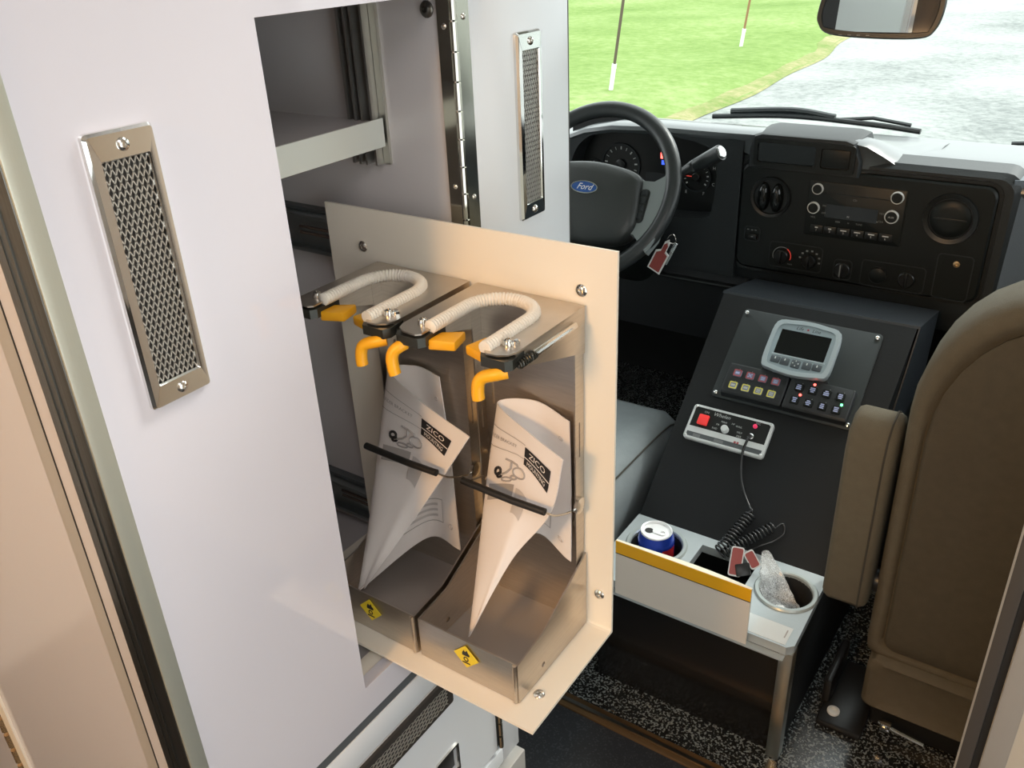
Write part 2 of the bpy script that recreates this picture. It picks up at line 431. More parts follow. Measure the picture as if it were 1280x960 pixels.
# cab shell
struct(slab('ceiling', (-1.11, 0.99, 1.62), (1.11, 1.74, 1.68), 'wall_cream'), 'headliner of the cab roof', 'ceiling')
def cab_side(x, nm, lab):
    o = obj(nm, MB(frame((x, 0, 0), (0, 1, 0), (0, 0, 1))).plate([(0.99, FLOOR), (2.28, FLOOR), (2.28, 0.92), (1.74, 1.62), (0.99, 1.62)], [[(1.12, 0.93), (2.08, 0.93), (1.70, 1.50), (1.12, 1.50)]], -0.03, 0.03), 'dash_face', None, smooth=False)
    return struct(o, lab, 'wall')
cab_side(-1.08, 'wall_left', 'dark grey driver door wall with window')
cab_side(1.08, 'wall_right', 'dark grey passenger door wall with window')
struct(slab('wall_front', (-1.11, 2.22, FLOOR), (1.11, 2.28, 0.90), 'gap_dark'), 'black firewall under the dashboard', 'wall')
# windshield
ws = MB()
rows = []
for t in (0, 0.2, 0.4, 0.6, 0.8, 1.0):
    row = []
    for k in range(13):
        x = -1.05 + 2.1*k/12; c = 0.05*(1-(x/1.05)**2)
        row.append((x, 2.23 - 0.51*t + c - 0.02, 0.925 + 0.70*t))
    rows.append(row)
ws.grid(rows)
win = obj('window_1', ws, 'windshield_glass', None, recalc=True)
struct(win, 'wide raked windshield glass above the dashboard', 'window')

# ---------------------------------------------------------------- outside
GZ = -0.65
def edge_x(y): return -3.02 - 0.063*y + 0.10*math.sin(y*0.55) + 0.05*math.sin(y*1.7+1)
ys = [1.5 + i*0.5 for i in range(60)] + [32 + 4*i for i in range(30)]
lawn = MB(); rows = []
for y in ys:
    ex = edge_x(y); row = []
    for k in range(40):
        d = (k/39)**1.8*70
        row.append((ex - d, y, GZ + 0.02 + 0.10*min(1, d) + 0.03*math.sin(y*0.6+d*0.8)*min(1, d) + 0.025*math.sin(d*1.7-y*0.35)*min(1, d) + 0.0002*d*d))
    rows.append(row)
lawn.grid(rows)
tag(obj('lawn', lawn, 'lawn_green', None), 'bright green mown lawn beside the driveway', 'lawn')['kind'] = 'structure'
lb = MB(); rows = []
for y in ys[:60]:
    ex = edge_x(y); wv = 0.24 + 0.05*math.sin(y*2.3) + 0.03*math.sin(y*5.1)
    rows.append([(ex + 0.06, y, GZ + 0.006), (ex - wv*0.5, y, GZ + 0.034 + 0.05*wv), (ex - wv, y, GZ + 0.026 + 0.10*wv), (ex - wv - 0.05, y, GZ + 0.0)])
lb.grid(rows)
o = obj('lawn_verge', lb, 'lawn_edge_straw', None); tag(o, 'straw coloured dry grass verge along the driveway', 'verge'); o['kind'] = 'structure'
rd = MB().grid([[(x, y, GZ) for x in (-16, -8, -4, 0, 8, 30, 60)] for y in (1.5, 6, 12, 24, 48, 100, 150)])
o = obj('driveway', rd, 'asphalt', None); tag(o, 'pale grey asphalt driveway in front of the windshield', 'driveway'); o['kind'] = 'structure'
def stake(base, top, whiteh, up, lab):
    t = thing('marker_stake', base, lab, 'stake', 'marker stakes in the lawn')
    b = Vector(base); d = (Vector(top) - b)
    obj('white_sleeve', MB().tube([b, b + d*whiteh], 0.030, 10), 'stake_white', t)
    obj('pole', MB().tube([b + d*(whiteh-0.01), b + d], 0.020, 10), up, t)
    obj('cap', MB().tube([b + d*(whiteh-0.03), b + d*whiteh], 0.033, 10), 'stake_white', t)
stake((-5.26, 10.54, GZ), (-5.00, 10.58, GZ+1.9), 0.24, 'stake_dark', 'dark marker stake with a long white foot above the steering wheel')
stake((-5.36, 15.5, GZ), (-5.12, 15.5, GZ+1.9), 0.20, 'stake_rust', 'rusty brown marker stake with white foot nearest the mirror')

# ================================================================== TALL CABINET
tc = thing('tall_cabinet', (-0.40, 0.45, 0.655), 'tall white laminate cabinet with open compartment and chrome vent', 'cabinet')
face = MB(FX(XF, 0, 0)).plate([(0.256, 0.662), (0.6655, 0.662), (0.6655, 1.99), (0.256, 1.99)], [[(0.440, 0.700), (0.664, 0.700), (0.664, 1.353), (0.440, 1.353)]], -0.014, 0.0)
obj('face_panel', face, 'laminate', tc, smooth=False)
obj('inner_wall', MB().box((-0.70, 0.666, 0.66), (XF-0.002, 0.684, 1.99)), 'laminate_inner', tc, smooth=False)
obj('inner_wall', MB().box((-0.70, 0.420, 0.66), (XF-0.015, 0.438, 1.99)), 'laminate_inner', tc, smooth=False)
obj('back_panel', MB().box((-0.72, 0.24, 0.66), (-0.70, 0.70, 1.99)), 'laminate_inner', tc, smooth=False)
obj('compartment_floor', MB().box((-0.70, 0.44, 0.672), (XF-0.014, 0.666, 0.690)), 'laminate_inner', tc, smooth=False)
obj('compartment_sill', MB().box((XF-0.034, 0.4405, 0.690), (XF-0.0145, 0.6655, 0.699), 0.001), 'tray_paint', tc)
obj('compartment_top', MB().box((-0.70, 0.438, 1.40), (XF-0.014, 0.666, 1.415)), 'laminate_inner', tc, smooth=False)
obj('front_end_panel', MB().box((-0.70, 0.684, 0.66), (XF-0.014, 0.709, 1.99)), 'cabinet_white', tc, smooth=False)
# shelf with aluminium lip
sh = obj('shelf', MB().box((-0.69, 0.439, 1.228), (-0.212, 0.655, 1.236)), 'laminate_inner', tc, smooth=False)
obj('shelf_lip', MB().box((-0.212, 0.439, 1.211), (-0.2095, 0.659, 1.239)), 'alu_lip', sh, smooth=False)
# vertical shelf track on the inner wall
tk = MB(FY(-0.234, 0.666, 0))
tk.plate([(-0.017, 1.192), (0.017, 1.192), (0.017, 1.40), (-0.017, 1.40)], [], 0, 0.003)
for u0, u1, h in ((-0.017, -0.0135, 0.014), (-0.006, -0.003, 0.016), (0.0145, 0.017, 0.014), (0.003, 0.0055, 0.016)):
    tk.box((u0, 1.192, 0.003), (u1, 1.40, h))
obj('shelf_track', tk, 'track_grey', tc, smooth=False)
obj('track_flange', MB(FY(-0.2125, 0.666, 0)).box((-0.004, 1.192, 0), (0.004, 1.40, 0.004)), 'alu', tc, smooth=False)
screw(FY(-0.147, 0.666, 1.339), 0.0075, tc, 'alu_dark')
# corner extrusion and rear door of the cabinet
obj('corner_extrusion', MB().box((XF-0.020, 0.2415, 0.655), (XF+0.0015, 0.256, 1.99), 0.0008), 'alu_face_lit', tc)
ce = MB()
ce.box((XF-0.0385, 0.2405, 0.655), (XF-0.0005, 0.2425, 1.99), 0.0006)
ce.box((XF-0.018, 0.2395, 0.655), (XF-0.0165, 0.2410, 1.99)); ce.box((XF-0.027, 0.2398, 0.655), (XF-0.0262, 0.2410, 1.99))
obj('extrusion_web', ce, 'alu_dark', tc)
obj('rear_frame', MB().box((XF-0.0675, 0.246, 0.40), (XF-0.0385, 0.262, 1.99)), 'cream_panel', tc, smooth=False)
obj('rear_frame_lip', MB().box((XF-0.0685, 0.2452, 0.40), (XF-0.0675, 0.250, 1.99)), 'gap_dark', tc, smooth=False)
obj('rear_frame_edge', MB().box((XF-0.088, 0.2455, 0.40), (XF-0.0685, 0.25, 1.99)), 'wall_grey', tc, smooth=False)
rd_ = obj('rear_door', MB().box((-0.525, 0.246, 0.30), (XF-0.088, 0.262, 1.99)), 'cream_panel', tc, smooth=False)
hg = MB(FY(-0.533, 0.246, 0))
hg.box((-0.010, 0.30, 0), (0.008, 1.99, 0.003))
obj('hinge_leaf', hg, 'tray_paint', rd_, smooth=False)
kn = MB()
for k in range(60):
    z = 0.32 + k*0.0272
    kn.tube([(-0.548, 0.243, z), (-0.548, 0.243, z+0.0215)], 0.0045, 8)
obj('hinge_barrel', kn, 'brass', rd_)
obj('hinge_gap', MB().box((-0.556, 0.247, 0.30), (-0.540, 0.25, 1.99)), 'gap_dark', rd_, smooth=False)
obj('rear_frame_far', MB().box((-0.72, 0.245, 0.30), (-0.556, 0.262, 1.99)), 'cream_panel', tc, smooth=False)

def vent(T, w, h, parent, nx=8, nz=16, side=0.0085, end=0.0185):
    """pressed chrome frame with an expanded metal screen; local u right, v up, n out"""
    def ring(wd, hd, r, z): return [(p[0], p[1], z) for p in rrect(wd, hd, r, 3)]
    iw, ih = w-2*side, h-2*end
    fr = MB(T).loft([ring(w, h, 0.003, 0), ring(w-0.0005, h-0.0005, 0.003, 0.0028), ring(w-0.004, h-0.004, 0.002, 0.0052),
                     ring(iw+0.002, ih+0.002, 0.001, 0.0060), ring(iw, ih, 0.001, 0.0046), ring(iw, ih, 0.001, 0.0006)], (False, False))
    f = obj('vent_frame', fr, 'chrome', parent, angle=25)
    obj('vent_backing', MB(T).box((-iw/2, -ih/2, 0.0002), (iw/2, ih/2, 0.0008)), 'vent_dark', parent, smooth=False)
    sc = MB(T); dx = iw/nx; dz = ih/nz
    for i in range(nx+1):
        for s in (-1, 1):
            pts = []
            for k in range(2*nz+1):
                x = -iw/2 + i*dx + s*(dx*0.5 if k % 2 else 0.0) * 1.0
                x = max(-iw/2, min(iw/2, x)); pts.append((x, -ih/2 + k*dz/2))
            wd = dx*0.10
            for (x0, y0), (x1, y1) in zip(pts, pts[1:]):
                if abs(x1-x0) < 1e-6: continue
                sc.loft([[(x0-wd, y0, 0.0022), (x0+wd, y0, 0.0022), (x0+wd, y0, 0.0034), (x0-wd, y0, 0.0034)],
                         [(x1-wd, y1, 0.0022), (x1+wd, y1, 0.0022), (x1+wd, y1, 0.0034), (x1-wd, y1, 0.0034)]], (False, False))
    stuff(obj('vent_screen', sc, 'screen_light', parent, smooth=False))
    for s in (-1, 1):
        screw(T @ Matrix.Translation((0, s*(h/2-end*0.52), 0.0056)), 0.0042, parent)
vent(FX(XF, 0.3150, 1.2055), 0.050, 0.191, tc)

# hinged compartment door, swung round flat past the opening
dr = obj('compartment_door', MB(FX(XF-0.012, 0, 0)).box((0.689, 0.700, 0.0), (0.868, 1.36, 0.012), 0.001), 'cabinet_white', tc)
dr2 = obj('door_edge', MB(FX(XF-0.012, 0, 0)).box((0.8681, 0.700, 0.0), (0.8692, 1.36, 0.0122)), 'alu_dark', dr, smooth=False)
obj('hinge_leaf', MB().box((XF-0.0165, 0.6635, 0.70), (XF-0.001, 0.6655, 1.353)), 'hinge_steel', dr, smooth=False)
obj('hinge_leaf', MB().box((XF-0.0005, 0.6670, 0.70), (XF+0.0012, 0.6885, 1.355)), 'hinge_steel', dr, smooth=False)
kb = MB()
for k in range(25):
    z = 0.702 + k*0.0262
    kb.tube([(XF+0.002, 0.6638, z), (XF+0.002, 0.6638, z+0.0245)], 0.0036, 10)
obj('hinge_barrel', kb, 'hinge_steel', dr)
for z in (1.325, 1.178, 1.03, 0.88): screw(FY(XF-0.009, 0.6635, z), 0.0028, dr)
for z in (1.332, 1.165, 1.02, 0.87): screw(FX(XF+0.0012, 0.680, z), 0.0028, dr)
vent(FX(XF, 0.7840, 1.2130), 0.046, 0.193, dr, side=0.008)

# ================================================================== LOWER CABINET
lc = thing('lower_cabinet', (-0.40, 0.45, FLOOR), 'low white cabinet below the slide-out tray with a screened slot vent', 'cabinet')
obj('body', MB().box((-0.70, 0.262, FLOOR), (XF-0.012, 0.7085, 0.650)), 'cabinet_white', lc, smooth=False)
obj('shadow_gap', MB().box((-0.70, 0.262, 0.650), (XF-0.010, 0.7085, 0.661)), 'grey_gap', lc, smooth=False)
obj('gap_channel', MB(FX(XF-0.0055, 0, 0)).box((0.256, 0.6480, 0), (0.7085, 0.6618, 0.004)), 'grey_gap', lc, smooth=False)
obj('top_rail', MB(FX(XF-0.012, 0, 0)).box((0.256, 0.608, 0), (0.7085, 0.6475, 0.012), 0.001), 'cabinet_white', lc)
obj('end_stile', MB(FX(XF-0.012, 0, 0)).box((0.670, FLOOR+0.18, 0), (0.7085, 0.607, 0.012), 0.001), 'cabinet_white', lc)
obj('bottom_rail', MB(FX(XF-0.012, 0, 0)).box((0.256, FLOOR+0.18, 0), (0.669, 0.374, 0.012), 0.001), 'cabinet_white', lc)
ld = obj('lower_door', MB(FX(XF-0.012, 0, 0)).plate([(0.262, 0.384), (0.655, 0.384), (0.655, 0.606), (0.262, 0.606)], [[(0.532, 0.440), (0.570, 0.440), (0.570, 0.482), (0.532, 0.482)]], 0, 0.013), 'cabinet_white', lc, smooth=False)
obj('door_gap', MB(FX(XF-0.0118, 0, 0)).box((0.262, 0.374, 0), (0.669, 0.384, 0.004)), 'grey_gap', lc, smooth=False)
obj('slot_frame', MB(FX(XF+0.001, 0, 0)).plate(rrect(0.31, 0.044, 0.003, 3, 0.415, 0.585), [rrect(0.290, 0.030, 0.002, 3, 0.415, 0.5825)], 0, 0.004), 'vent_dark', ld)
obj('slot_backing', MB(FX(XF+0.001, 0, 0)).box((0.27, 0.5675, 0), (0.56, 0.5975, 0.0006)), 'gap_dark', ld, smooth=False)
ss = MB(FX(XF+0.001, 0, 0)); nx_, nz_ = 26, 5; iw, ih = 0.290, 0.030
for i in range(nz_+1):
    for s in (-1, 1):
        for k in range(2*nx_):
            x0 = 0.27 + k*iw/(2*nx_); x1 = x0 + iw/(2*nx_)
            def yy(k): return max(0.5675, min(0.5975, 0.5675 + i*ih/nz_ + s*(ih/nz_*0.5 if k % 2 else 0)))
            a, b = yy(k), yy(k+1); wd = 0.0007
            if abs(a-b) < 1e-6: continue
            ss.loft([[(x0, a-wd, 0.0032), (x0, a+wd, 0.0032), (x0, a+wd, 0.0040), (x0, a-wd, 0.0040)],
                     [(x1, b-wd, 0.0032), (x1, b+wd, 0.0032), (x1, b+wd, 0.0040), (x1, b-wd, 0.0040)]], (False, False))
stuff(obj('slot_screen', ss, 'screen_light', ld, smooth=False))
lt = obj('latch', MB(FX(XF-0.008, 0, 0)).box((0.532, 0.440, 0), (0.570, 0.482, 0.004), 0.001), 'rubber', ld)
obj('latch_rim', MB(FX(XF+0.001, 0, 0)).plate(rrect(0.044, 0.048, 0.002, 2, 0.551, 0.461), [rrect(0.038, 0.042, 0.002, 2, 0.551, 0.461)], 0, 0.0025), 'screw_steel', ld)
hk = MB()
for k in range(9):
    z = 0.385 + k*0.0245
    hk.tube([(XF+0.003, 0.662, z), (XF+0.003, 0.662, z+0.022)], 0.0034, 8)
obj('hinge_barrel', hk, 'hinge_steel', ld)
obj('hinge_gap', MB(FX(XF-0.011, 0, 0)).box((0.655, 0.384, 0), (0.670, 0.606, 0.009)), 'gap_dark', ld, smooth=False)
obj('foot_ledge', MB().box((-0.70, 0.262, FLOOR), (XF+0.005, 0.716, 0.325), 0.002), 'wall_grey', lc)

# ================================================================== SLIDE-OUT TRAY
TX0, TX1 = -0.286, 0.068
ty = thing('slide_out_tray', (-0.11, 0.56, 0.711), 'white painted slide-out tray carrying the two cylinder brackets', 'tray')
pr = MB(frame((TX0, 0, 0), (0, 1, 0), (0, 0, 1)))
Lp = [(0.477, 0.7100), (0.6395, 0.7100), (0.6395, 1.150), (0.6365, 1.150), (0.6365, 0.7170), (0.6355, 0.7140), (0.6325, 0.7130), (0.477, 0.7130)]
pr.prism(Lp, 0, TX1-TX0)
obj('tray_plate', pr, 'tray_paint', ty, smooth=False)
for x, z in ((-0.236, 1.108), (0.032, 1.108), (0.053, 0.760)): screw(FY(x, 0.6365, z), 0.0060, ty)
screw(FZ(0.048, 0.520, 0.713), 0.0060, ty)
def slide(z, lab):
    s = MB(FY(0, 0.655, 0))
    s.box((-0.55, z-0.021, 0), (-0.14, z+0.021, 0.003))
    s.box((-0.55, z+0.017, 0), (-0.14, z+0.022, 0.012), 0.001); s.box((-0.55, z-0.022, 0), (-0.14, z-0.017, 0.012), 0.001)
    o = obj('slide_rail', s, 'slide_steel', ty)
    b = MB(FY(0, 0.655, 0)); b.box((-0.348, z+0.003, 0.003), (-0.30, z+0.006, 0.0045)); b.box((-0.348, z-0.004, 0.003), (-0.30, z-0.001, 0.0045))
    obj('slide_slot', b, 'slot_brown', o, smooth=False)
    obj('slide_mount', MB(FY(0, 0.666, 0)).box((-0.55, z-0.026, 0.0), (-0.14, z+0.026, 0.0105)), 'grey_gap', o, smooth=False)
slide(1.106, ''); slide(0.740, '')

# ================================================================== CYLINDER BRACKETS
BX0, BX1 = -0.088, 0.038            # right bracket, box sides
BC = (BX0+BX1)/2
br = thing('cylinder_bracket', (BC, 0.57, 0.713), 'stainless oxygen cylinder bracket at the outer end of the tray', 'bracket', 'cylinder brackets on the tray')
t_ = 0.0016
obj('back_plate', MB(FY(0, 0.6345, 0)).plate([(BX0+0.004, 0.715), (BX1-0.003, 0.715), (BX1-0.003, 1.093), (BX0+0.004, 1.093)],
    [rrect(0.003, 0.045, 0.0014, 3, BX0+0.016, 0.985), rrect(0.003, 0.045, 0.0014, 3, BX1-0.009, 0.955), circ(0.004, 12, BX0+0.012, 0.90), circ(0.004, 12, BX1-0.012, 0.845)], 0, t_), 'stainless', br)
for x in (BX0+0.004, BX1-0.003-t_):
    obj('side_flange', MB(frame((x, 0, 0), (0, 1, 0), (0, 0, 1))).plate([(0.6335, 0.80), (0.6185, 0.80), (0.6185, 1.09), (0.6335, 1.09)], [rrect(0.0022, 0.04, 0.001, 3, 0.626, 0.955), circ(0.0025, 10, 0.6255, 0.87)], 0, t_), 'stainless', br)
# top cap with a U notch
UX, UR, UY = -0.022, 0.0335, 0.578
def cap_outline():
    fl = 0.0125
    L = [(BX1-0.001, 0.634), (BX0+0.003, 0.634), (BX0+0.003, 0.522)]
    L += [(BX0+0.006, 0.514), (BX0+0.014, 0.509), (UX-UR-0.004, 0.508)]
    L += [(UX-UR, 0.512), (UX-UR, UY)]
    L += [(UX - UR*math.cos(a), UY + UR*math.sin(a)) for a in [PI*k/14 for k in range(1, 14)]]
    L += [(UX+UR, UY), (UX+UR, 0.512), (UX+UR+0.004, 0.508), (BX1-0.012, 0.509), (BX1-0.004, 0.514), (BX1-0.001, 0.522)]
    return L
capo = obj('top_cap', MB(FZ(0, 0, 1.0934)).plate(cap_outline(), [], 0, t_), 'stainless', br)
for x in (BX0+0.003, BX1-0.001-t_):
    obj('cap_flange', MB(frame((x, 0, 0), (0, 1, 0), (0, 0, 1))).plate([(0.6335, 1.0933), (0.521, 1.0933), (0.521, 1.086), (0.530, 1.078), (0.6335, 1.047)], [], 0, t_), 'stainless', capo)
# coil-wrapped hoop on the notch edge
path = [(UX-UR, 0.512 + 0.012, 1.0965)] + [(UX-UR, 0.512+0.012 + (UY-0.524)*k/30, 1.0965) for k in range(1, 31)]
path += [(UX - UR*math.cos(PI*k/60), UY + UR*math.sin(PI*k/60), 1.0965) for k in range(1, 60)]
path += [(UX+UR, UY - (UY-0.512)*k/36, 1.0965) for k in range(0, 37)]
P = [Vector(p) for p in path]; fine = []
acc = 0.0
for a, b in zip(P, P[1:]):
    n = 3
    for k in range(n): fine.append(a.lerp(b, k/n))
radii = []; d = 0
for i, p in enumerate(fine):
    if i: d += (p-fine[i-1]).length
    radii.append(0.0060 + 0.0005*math.sin(d/0.0034*2*PI))
obj('hoop_sleeve', MB().tube(fine, 0.006, 12, True, radii), 'white_sleeve', br, angle=60)
# jaws, bolts, yellow pads and lever handles
for s in (-1, 1):
    bx = UX + s*0.0455
    jw = MB(FZ(0, 0, 1.083)).prism([(bx-0.016, 0.512), (bx-0.012, 0.506), (bx+0.012, 0.506), (bx+0.016, 0.512), (bx+0.012, 0.545), (bx-0.012, 0.545)], 0, 0.009)
    j = obj('jaw', jw, 'black_jaw', br)
    screw(FZ(bx, 0.529, 1.0950), 0.0048, j, name='bolt', h=0.006)
    obj('bolt_head', MB(FZ(bx+0.006, 0.533, 1.095)).lathe([(0.0035, 0), (0.0035, 0.004), (0.002, 0.005), (0, 0.005)], 6), 'chrome', j)
    ix = UX + s*(UR-0.002)
    pad = MB().loft([[(ix, 0.516, 1.078), (ix, 0.536, 1.078), (ix, 0.536, 1.088), (ix, 0.516, 1.088)],
                     [(ix-s*0.026, 0.522, 1.080), (ix-s*0.020, 0.546, 1.080), (ix-s*0.020, 0.546, 1.089), (ix-s*0.026, 0.522, 1.089)]])
    bmesh.ops.bevel(pad.bm, geom=list(pad.bm.edges), offset=0.0018, segments=2, profile=0.5, affect='EDGES')
    obj('grip_pad', pad, 'yellow', br)
    if s > 0: pth = [(bx+0.010, 0.512, 1.080), (bx+0.004, 0.507, 1.079), (bx-0.008, 0.503, 1.075), (bx-0.012, 0.501, 1.069), (bx-0.0125, 0.500, 1.060), (bx-0.012, 0.500, 1.055)]
    else: pth = [(bx-0.008, 0.512, 1.081), (bx-0.010, 0.507, 1.080), (bx-0.014, 0.503, 1.076), (bx-0.0155, 0.501, 1.069), (bx-0.014, 0.500, 1.060), (bx-0.0125, 0.500, 1.055)]
    obj('lever_handle', MB().tube(catmull(pth, 6), 0.0056, 12), 'yellow', br, angle=60)
obj('cap_rod', MB().tube([(BX1+0.001, 0.545, 1.084), (BX1+0.001, 0.612, 1.084)], 0.0032, 10), 'screw_steel', br)
sp = MB(); h = []
for k in range(90): h.append((BX1+0.001+0.0034*math.cos(k*0.5), 0.520+k*0.00028, 1.084+0.0034*math.sin(k*0.5)))
sp.tube(h, 0.0009, 6); obj('cap_spring', sp, 'black_jaw', br)
# bottom box
sidep = [(0.499, 0.7145), (0.634, 0.7145), (0.634, 0.812), (0.548, 0.7705), (0.499, 0.765)]
for x in (BX0, BX1-t_):
    obj('box_side', MB(frame((x, 0, 0), (0, 1, 0), (0, 0, 1))).plate(sidep, [circ(0.003, 10, 0.545, 0.728)], 0, t_), 'stainless', br)
bf = obj('box_front', MB(FY(0, 0.4990, 0)).box((BX0+0.001, 0.7145, -t_), (BX1-0.001, 0.7650, 0)), 'stainless', br, smooth=False)
obj('box_floor', MB().box((BX0+t_, 0.4995, 0.7135), (BX1-t_, 0.634, 0.7150)), 'steel_matte', br, smooth=False)
obj('corner_bead', MB().tube([(BX1-0.0035, 0.4985, 0.7145), (BX1-0.0035, 0.4985, 0.7640)], 0.0022, 8), 'stainless', br)
# oxidiser sticker
sx, sz = -0.025, 0.7455
st_ = obj('hazard_sticker', MB(FY(sx, 0.4978, sz)).prism([(0.0158, 0), (0, 0.0150), (-0.0158, 0), (0, -0.0150)], 0, 0.0004), 'sticker_yellow', bf, smooth=False)
fl = MB(FY(sx, 0.49725, sz)).plate(circ(0.0032, 16, 0, -0.003), [circ(0.0020, 16, 0, -0.003)], 0, 0.0002)
fl.prism([(-0.0045, 0.0015), (0.0042, 0.0015), (0.0052, 0.004), (0.0028, 0.0065), (0.0018, 0.0095), (-0.0005, 0.0065), (-0.0025, 0.0085), (-0.0045, 0.0045)], 0, 0.0002)
fl.box((-0.0048, -0.0088, 0), (0.0048, -0.0072, 0.0002))
obj('flame_mark', fl, 'print_black', bf, smooth=False)
# rubber strap with wire hooks
stp = obj('rubber_strap', MB().tube([(-0.063, 0.5605, 0.912), (-0.03, 0.559, 0.9118), (0.0, 0.558, 0.9115), (0.036, 0.559, 0.911)], 0.0037, 12), 'rubber', br)
obj('strap_hook', MB().tube(catmull([(0.034, 0.559, 0.911), (0.0345, 0.58, 0.893), (0.0345, 0.610, 0.879), (0.0345, 0.620, 0.877)], 6), 0.0011, 6), 'screw_steel', br)
obj('strap_hook', MB().tube(catmull([(-0.062, 0.561, 0.911), (BX0+0.012, 0.59, 0.89), (BX0+0.006, 0.620, 0.877)], 6), 0.0011, 6), 'screw_steel', br)
obj('strap_anchor', MB(FX(0.0352, 0.622, 0.880) ).lathe([(0.009, 0), (0.009, 0.003), (0.004, 0.005), (0, 0.005)], 14), 'screw_steel', br)
DX = -0.131
br2 = copy_tree(br, None, (DX, 0, 0)); br2['label'] = 'stainless oxygen cylinder bracket nearer the cabinet opening'

# ================================================================== MANUALS
def manual(cols, lab, hdr_shift):
    """cols: dict of five column polylines (rows top to bottom): right edge of back sheet, back middle, fold, front middle, free edge"""
    NR, NS = 26, 44
    C5 = []
    for c in cols:
        c2 = catmull(c, 12); C5.append(c2)
    def col(k, t):
        c = C5[k]; x = t*(len(c)-1); i = min(int(x), len(c)-2); return c[i].lerp(c[i+1], x-i)
    def S(s, t):
        pts = [col(k, t) for k in range(len(C5))]
        n = len(pts)-1; x = min(max(s, 0), 1)*n; i = min(int(x), n-1); f = x-i
        p1, p2 = pts[i], pts[i+1]
        p0 = pts[i-1] if i > 0 else p1*2-p2; p3 = pts[i+2] if i+2 <= n else p2*2-p1
        return 0.5*((2*p1)+(-p0+p2)*f+(2*p0-5*p1+4*p2-p3)*f*f+(-p0+3*p1-3*p2+p3)*f**3)
    def nrm(s, t):
        e = 0.01
        a = S(min(1, s+e), t)-S(max(0, s-e), t); b = S(s, min(1, t+e))-S(s, max(0, t-e))
        n = b.cross(a)
        return n.normalized() if n.length > 1e-12 else Vector((0, -1, 0))
    b0 = S(0.5, 1)
    root = thing('instruction_manual', tuple(b0), lab, 'manual', 'rolled manuals in the brackets')
    g = MB(); A = []; B = []
    for i in range(NR+1):
        ra, rb = [], []
        for j in range(NS+1):
            s, t = j/NS, i/NR; p = S(s, t); n = nrm(s, t)
            ra.append(p + n*0.0006); rb.append(p - n*0.0006)
        A.append(ra); B.append(rb)
    g.grid(A); g.grid([list(reversed(r)) for r in B])
    for i in range(NR):
        for j in (0, NS):
            g.f([g.v(A[i][j]), g.v(A[i+1][j]), g.v(B[i+1][j]), g.v(B[i][j])])
    for j in range(NS):
        for i in (0, NR): g.f([g.v(A[i][j]), g.v(A[i][j+1]), g.v(B[i][j+1]), g.v(B[i][j])])
    obj('sheet', g, 'paper', root, angle=70, recalc=False)
    # the printed cover lives on the front flap: s 0.5..1, measured (a across 0..1, t down)
    def pmap(pts2, side=1, off=0.0014, lo=0.5, hi=1.0):
        out = []
        for a, t in pts2:
            s = lo + (hi-lo)*a; p = S(s, t); n = nrm(s, t)
            if n.y > 0 : n = -n
            out.append(p + n*off*side)
        return out
    def quad(name, a0, t0, a1, t1, m, sub=8, off=0.0014, lo=0.5, hi=1.0):
        q = MB(); q.grid([pmap([(a0+(a1-a0)*i/sub, t0+(t1-t0)*j/4) for i in range(sub+1)], 1, off, lo, hi) for j in range(5)])
        return obj(name, q, m, root)
    def words(name, s, a, t, wa, ht, m, off=0.0019, lo=0.5, hi=1.0):
        me = text_mesh(s, 1.0); xs = [v.co.x for v in me.vertices]; W = max(xs)-min(xs)
        q = MB(); vs = [q.v(p) for p in pmap([(a + v.co.x/W*wa, t - v.co.y*ht) for v in me.vertices], 1, off, lo, hi)]
        for p in me.polygons: q.f([vs[i] for i in p.vertices])
        return obj(name, q, m, root, smooth=False)
    quad('logo_block', 0.50, 0.115, 0.88, 0.262, 'print_black')
    quad('logo_rule', 0.50, 0.193, 0.88, 0.200, 'print_paper', off=0.0018)
    words('logo_text', 'ZICO', 0.69, 0.155, 0.24, 0.060, 'print_paper')
    words('logo_subtext', 'MOUNTING', 0.69, 0.232, 0.28, 0.045, 'print_paper')
    words('title_text', 'CYLINDER BRACKET', 0.20, 0.155, 0.40, 0.032, 'print_grey')
    quad('rule_line', 0.02, 0.100, 0.50, 0.104, 'print_grey'); quad('rule_line', 0.02, 0.215, 0.80, 0.219, 'print_grey')
    # line drawing of the bracket
    def curve(name, pts, wd, m, lo=0.5, hi=1.0):
        q = MB(); q.tube(pmap(pts, 1, 0.0014, lo, hi), wd, 5); return obj(name, q, m, root)
    ring = [(0.46+0.075*math.cos(k*PI/8), 0.345+0.035*math.sin(k*PI/8)) for k in range(17)]
    curve('drawing_ring', ring, 0.0009, 'print_grey')
    curve('drawing_arm', [(0.30, 0.275), (0.36, 0.283), (0.42, 0.295), (0.44, 0.318)], 0.0011, 'print_grey')
    curve('drawing_arm', [(0.36, 0.287), (0.36, 0.33), (0.32, 0.36), (0.27, 0.375)], 0.0012, 'print_grey')
    for cx, ct, ra, rt, wd in ((0.23, 0.355, 0.030, 0.020, 0.0016), (0.25, 0.378, 0.022, 0.012, 0.0014), (0.40, 0.385, 0.030, 0.012, 0.0010), (0.33, 0.400, 0.050, 0.012, 0.0009)):
        curve('drawing_shade', [(cx+ra*math.cos(k*PI/6), ct+rt*math.sin(k*PI/6)) for k in range(13)], wd, 'print_black' if wd > 0.0012 else 'print_grey')
    quad('drawing_cylinder', 0.14, 0.425, 0.42, 0.50, 'print_grey', 6)
    quad('drawing_shadow', 0.45, 0.44, 0.66, 0.56, 'print_light', 6)
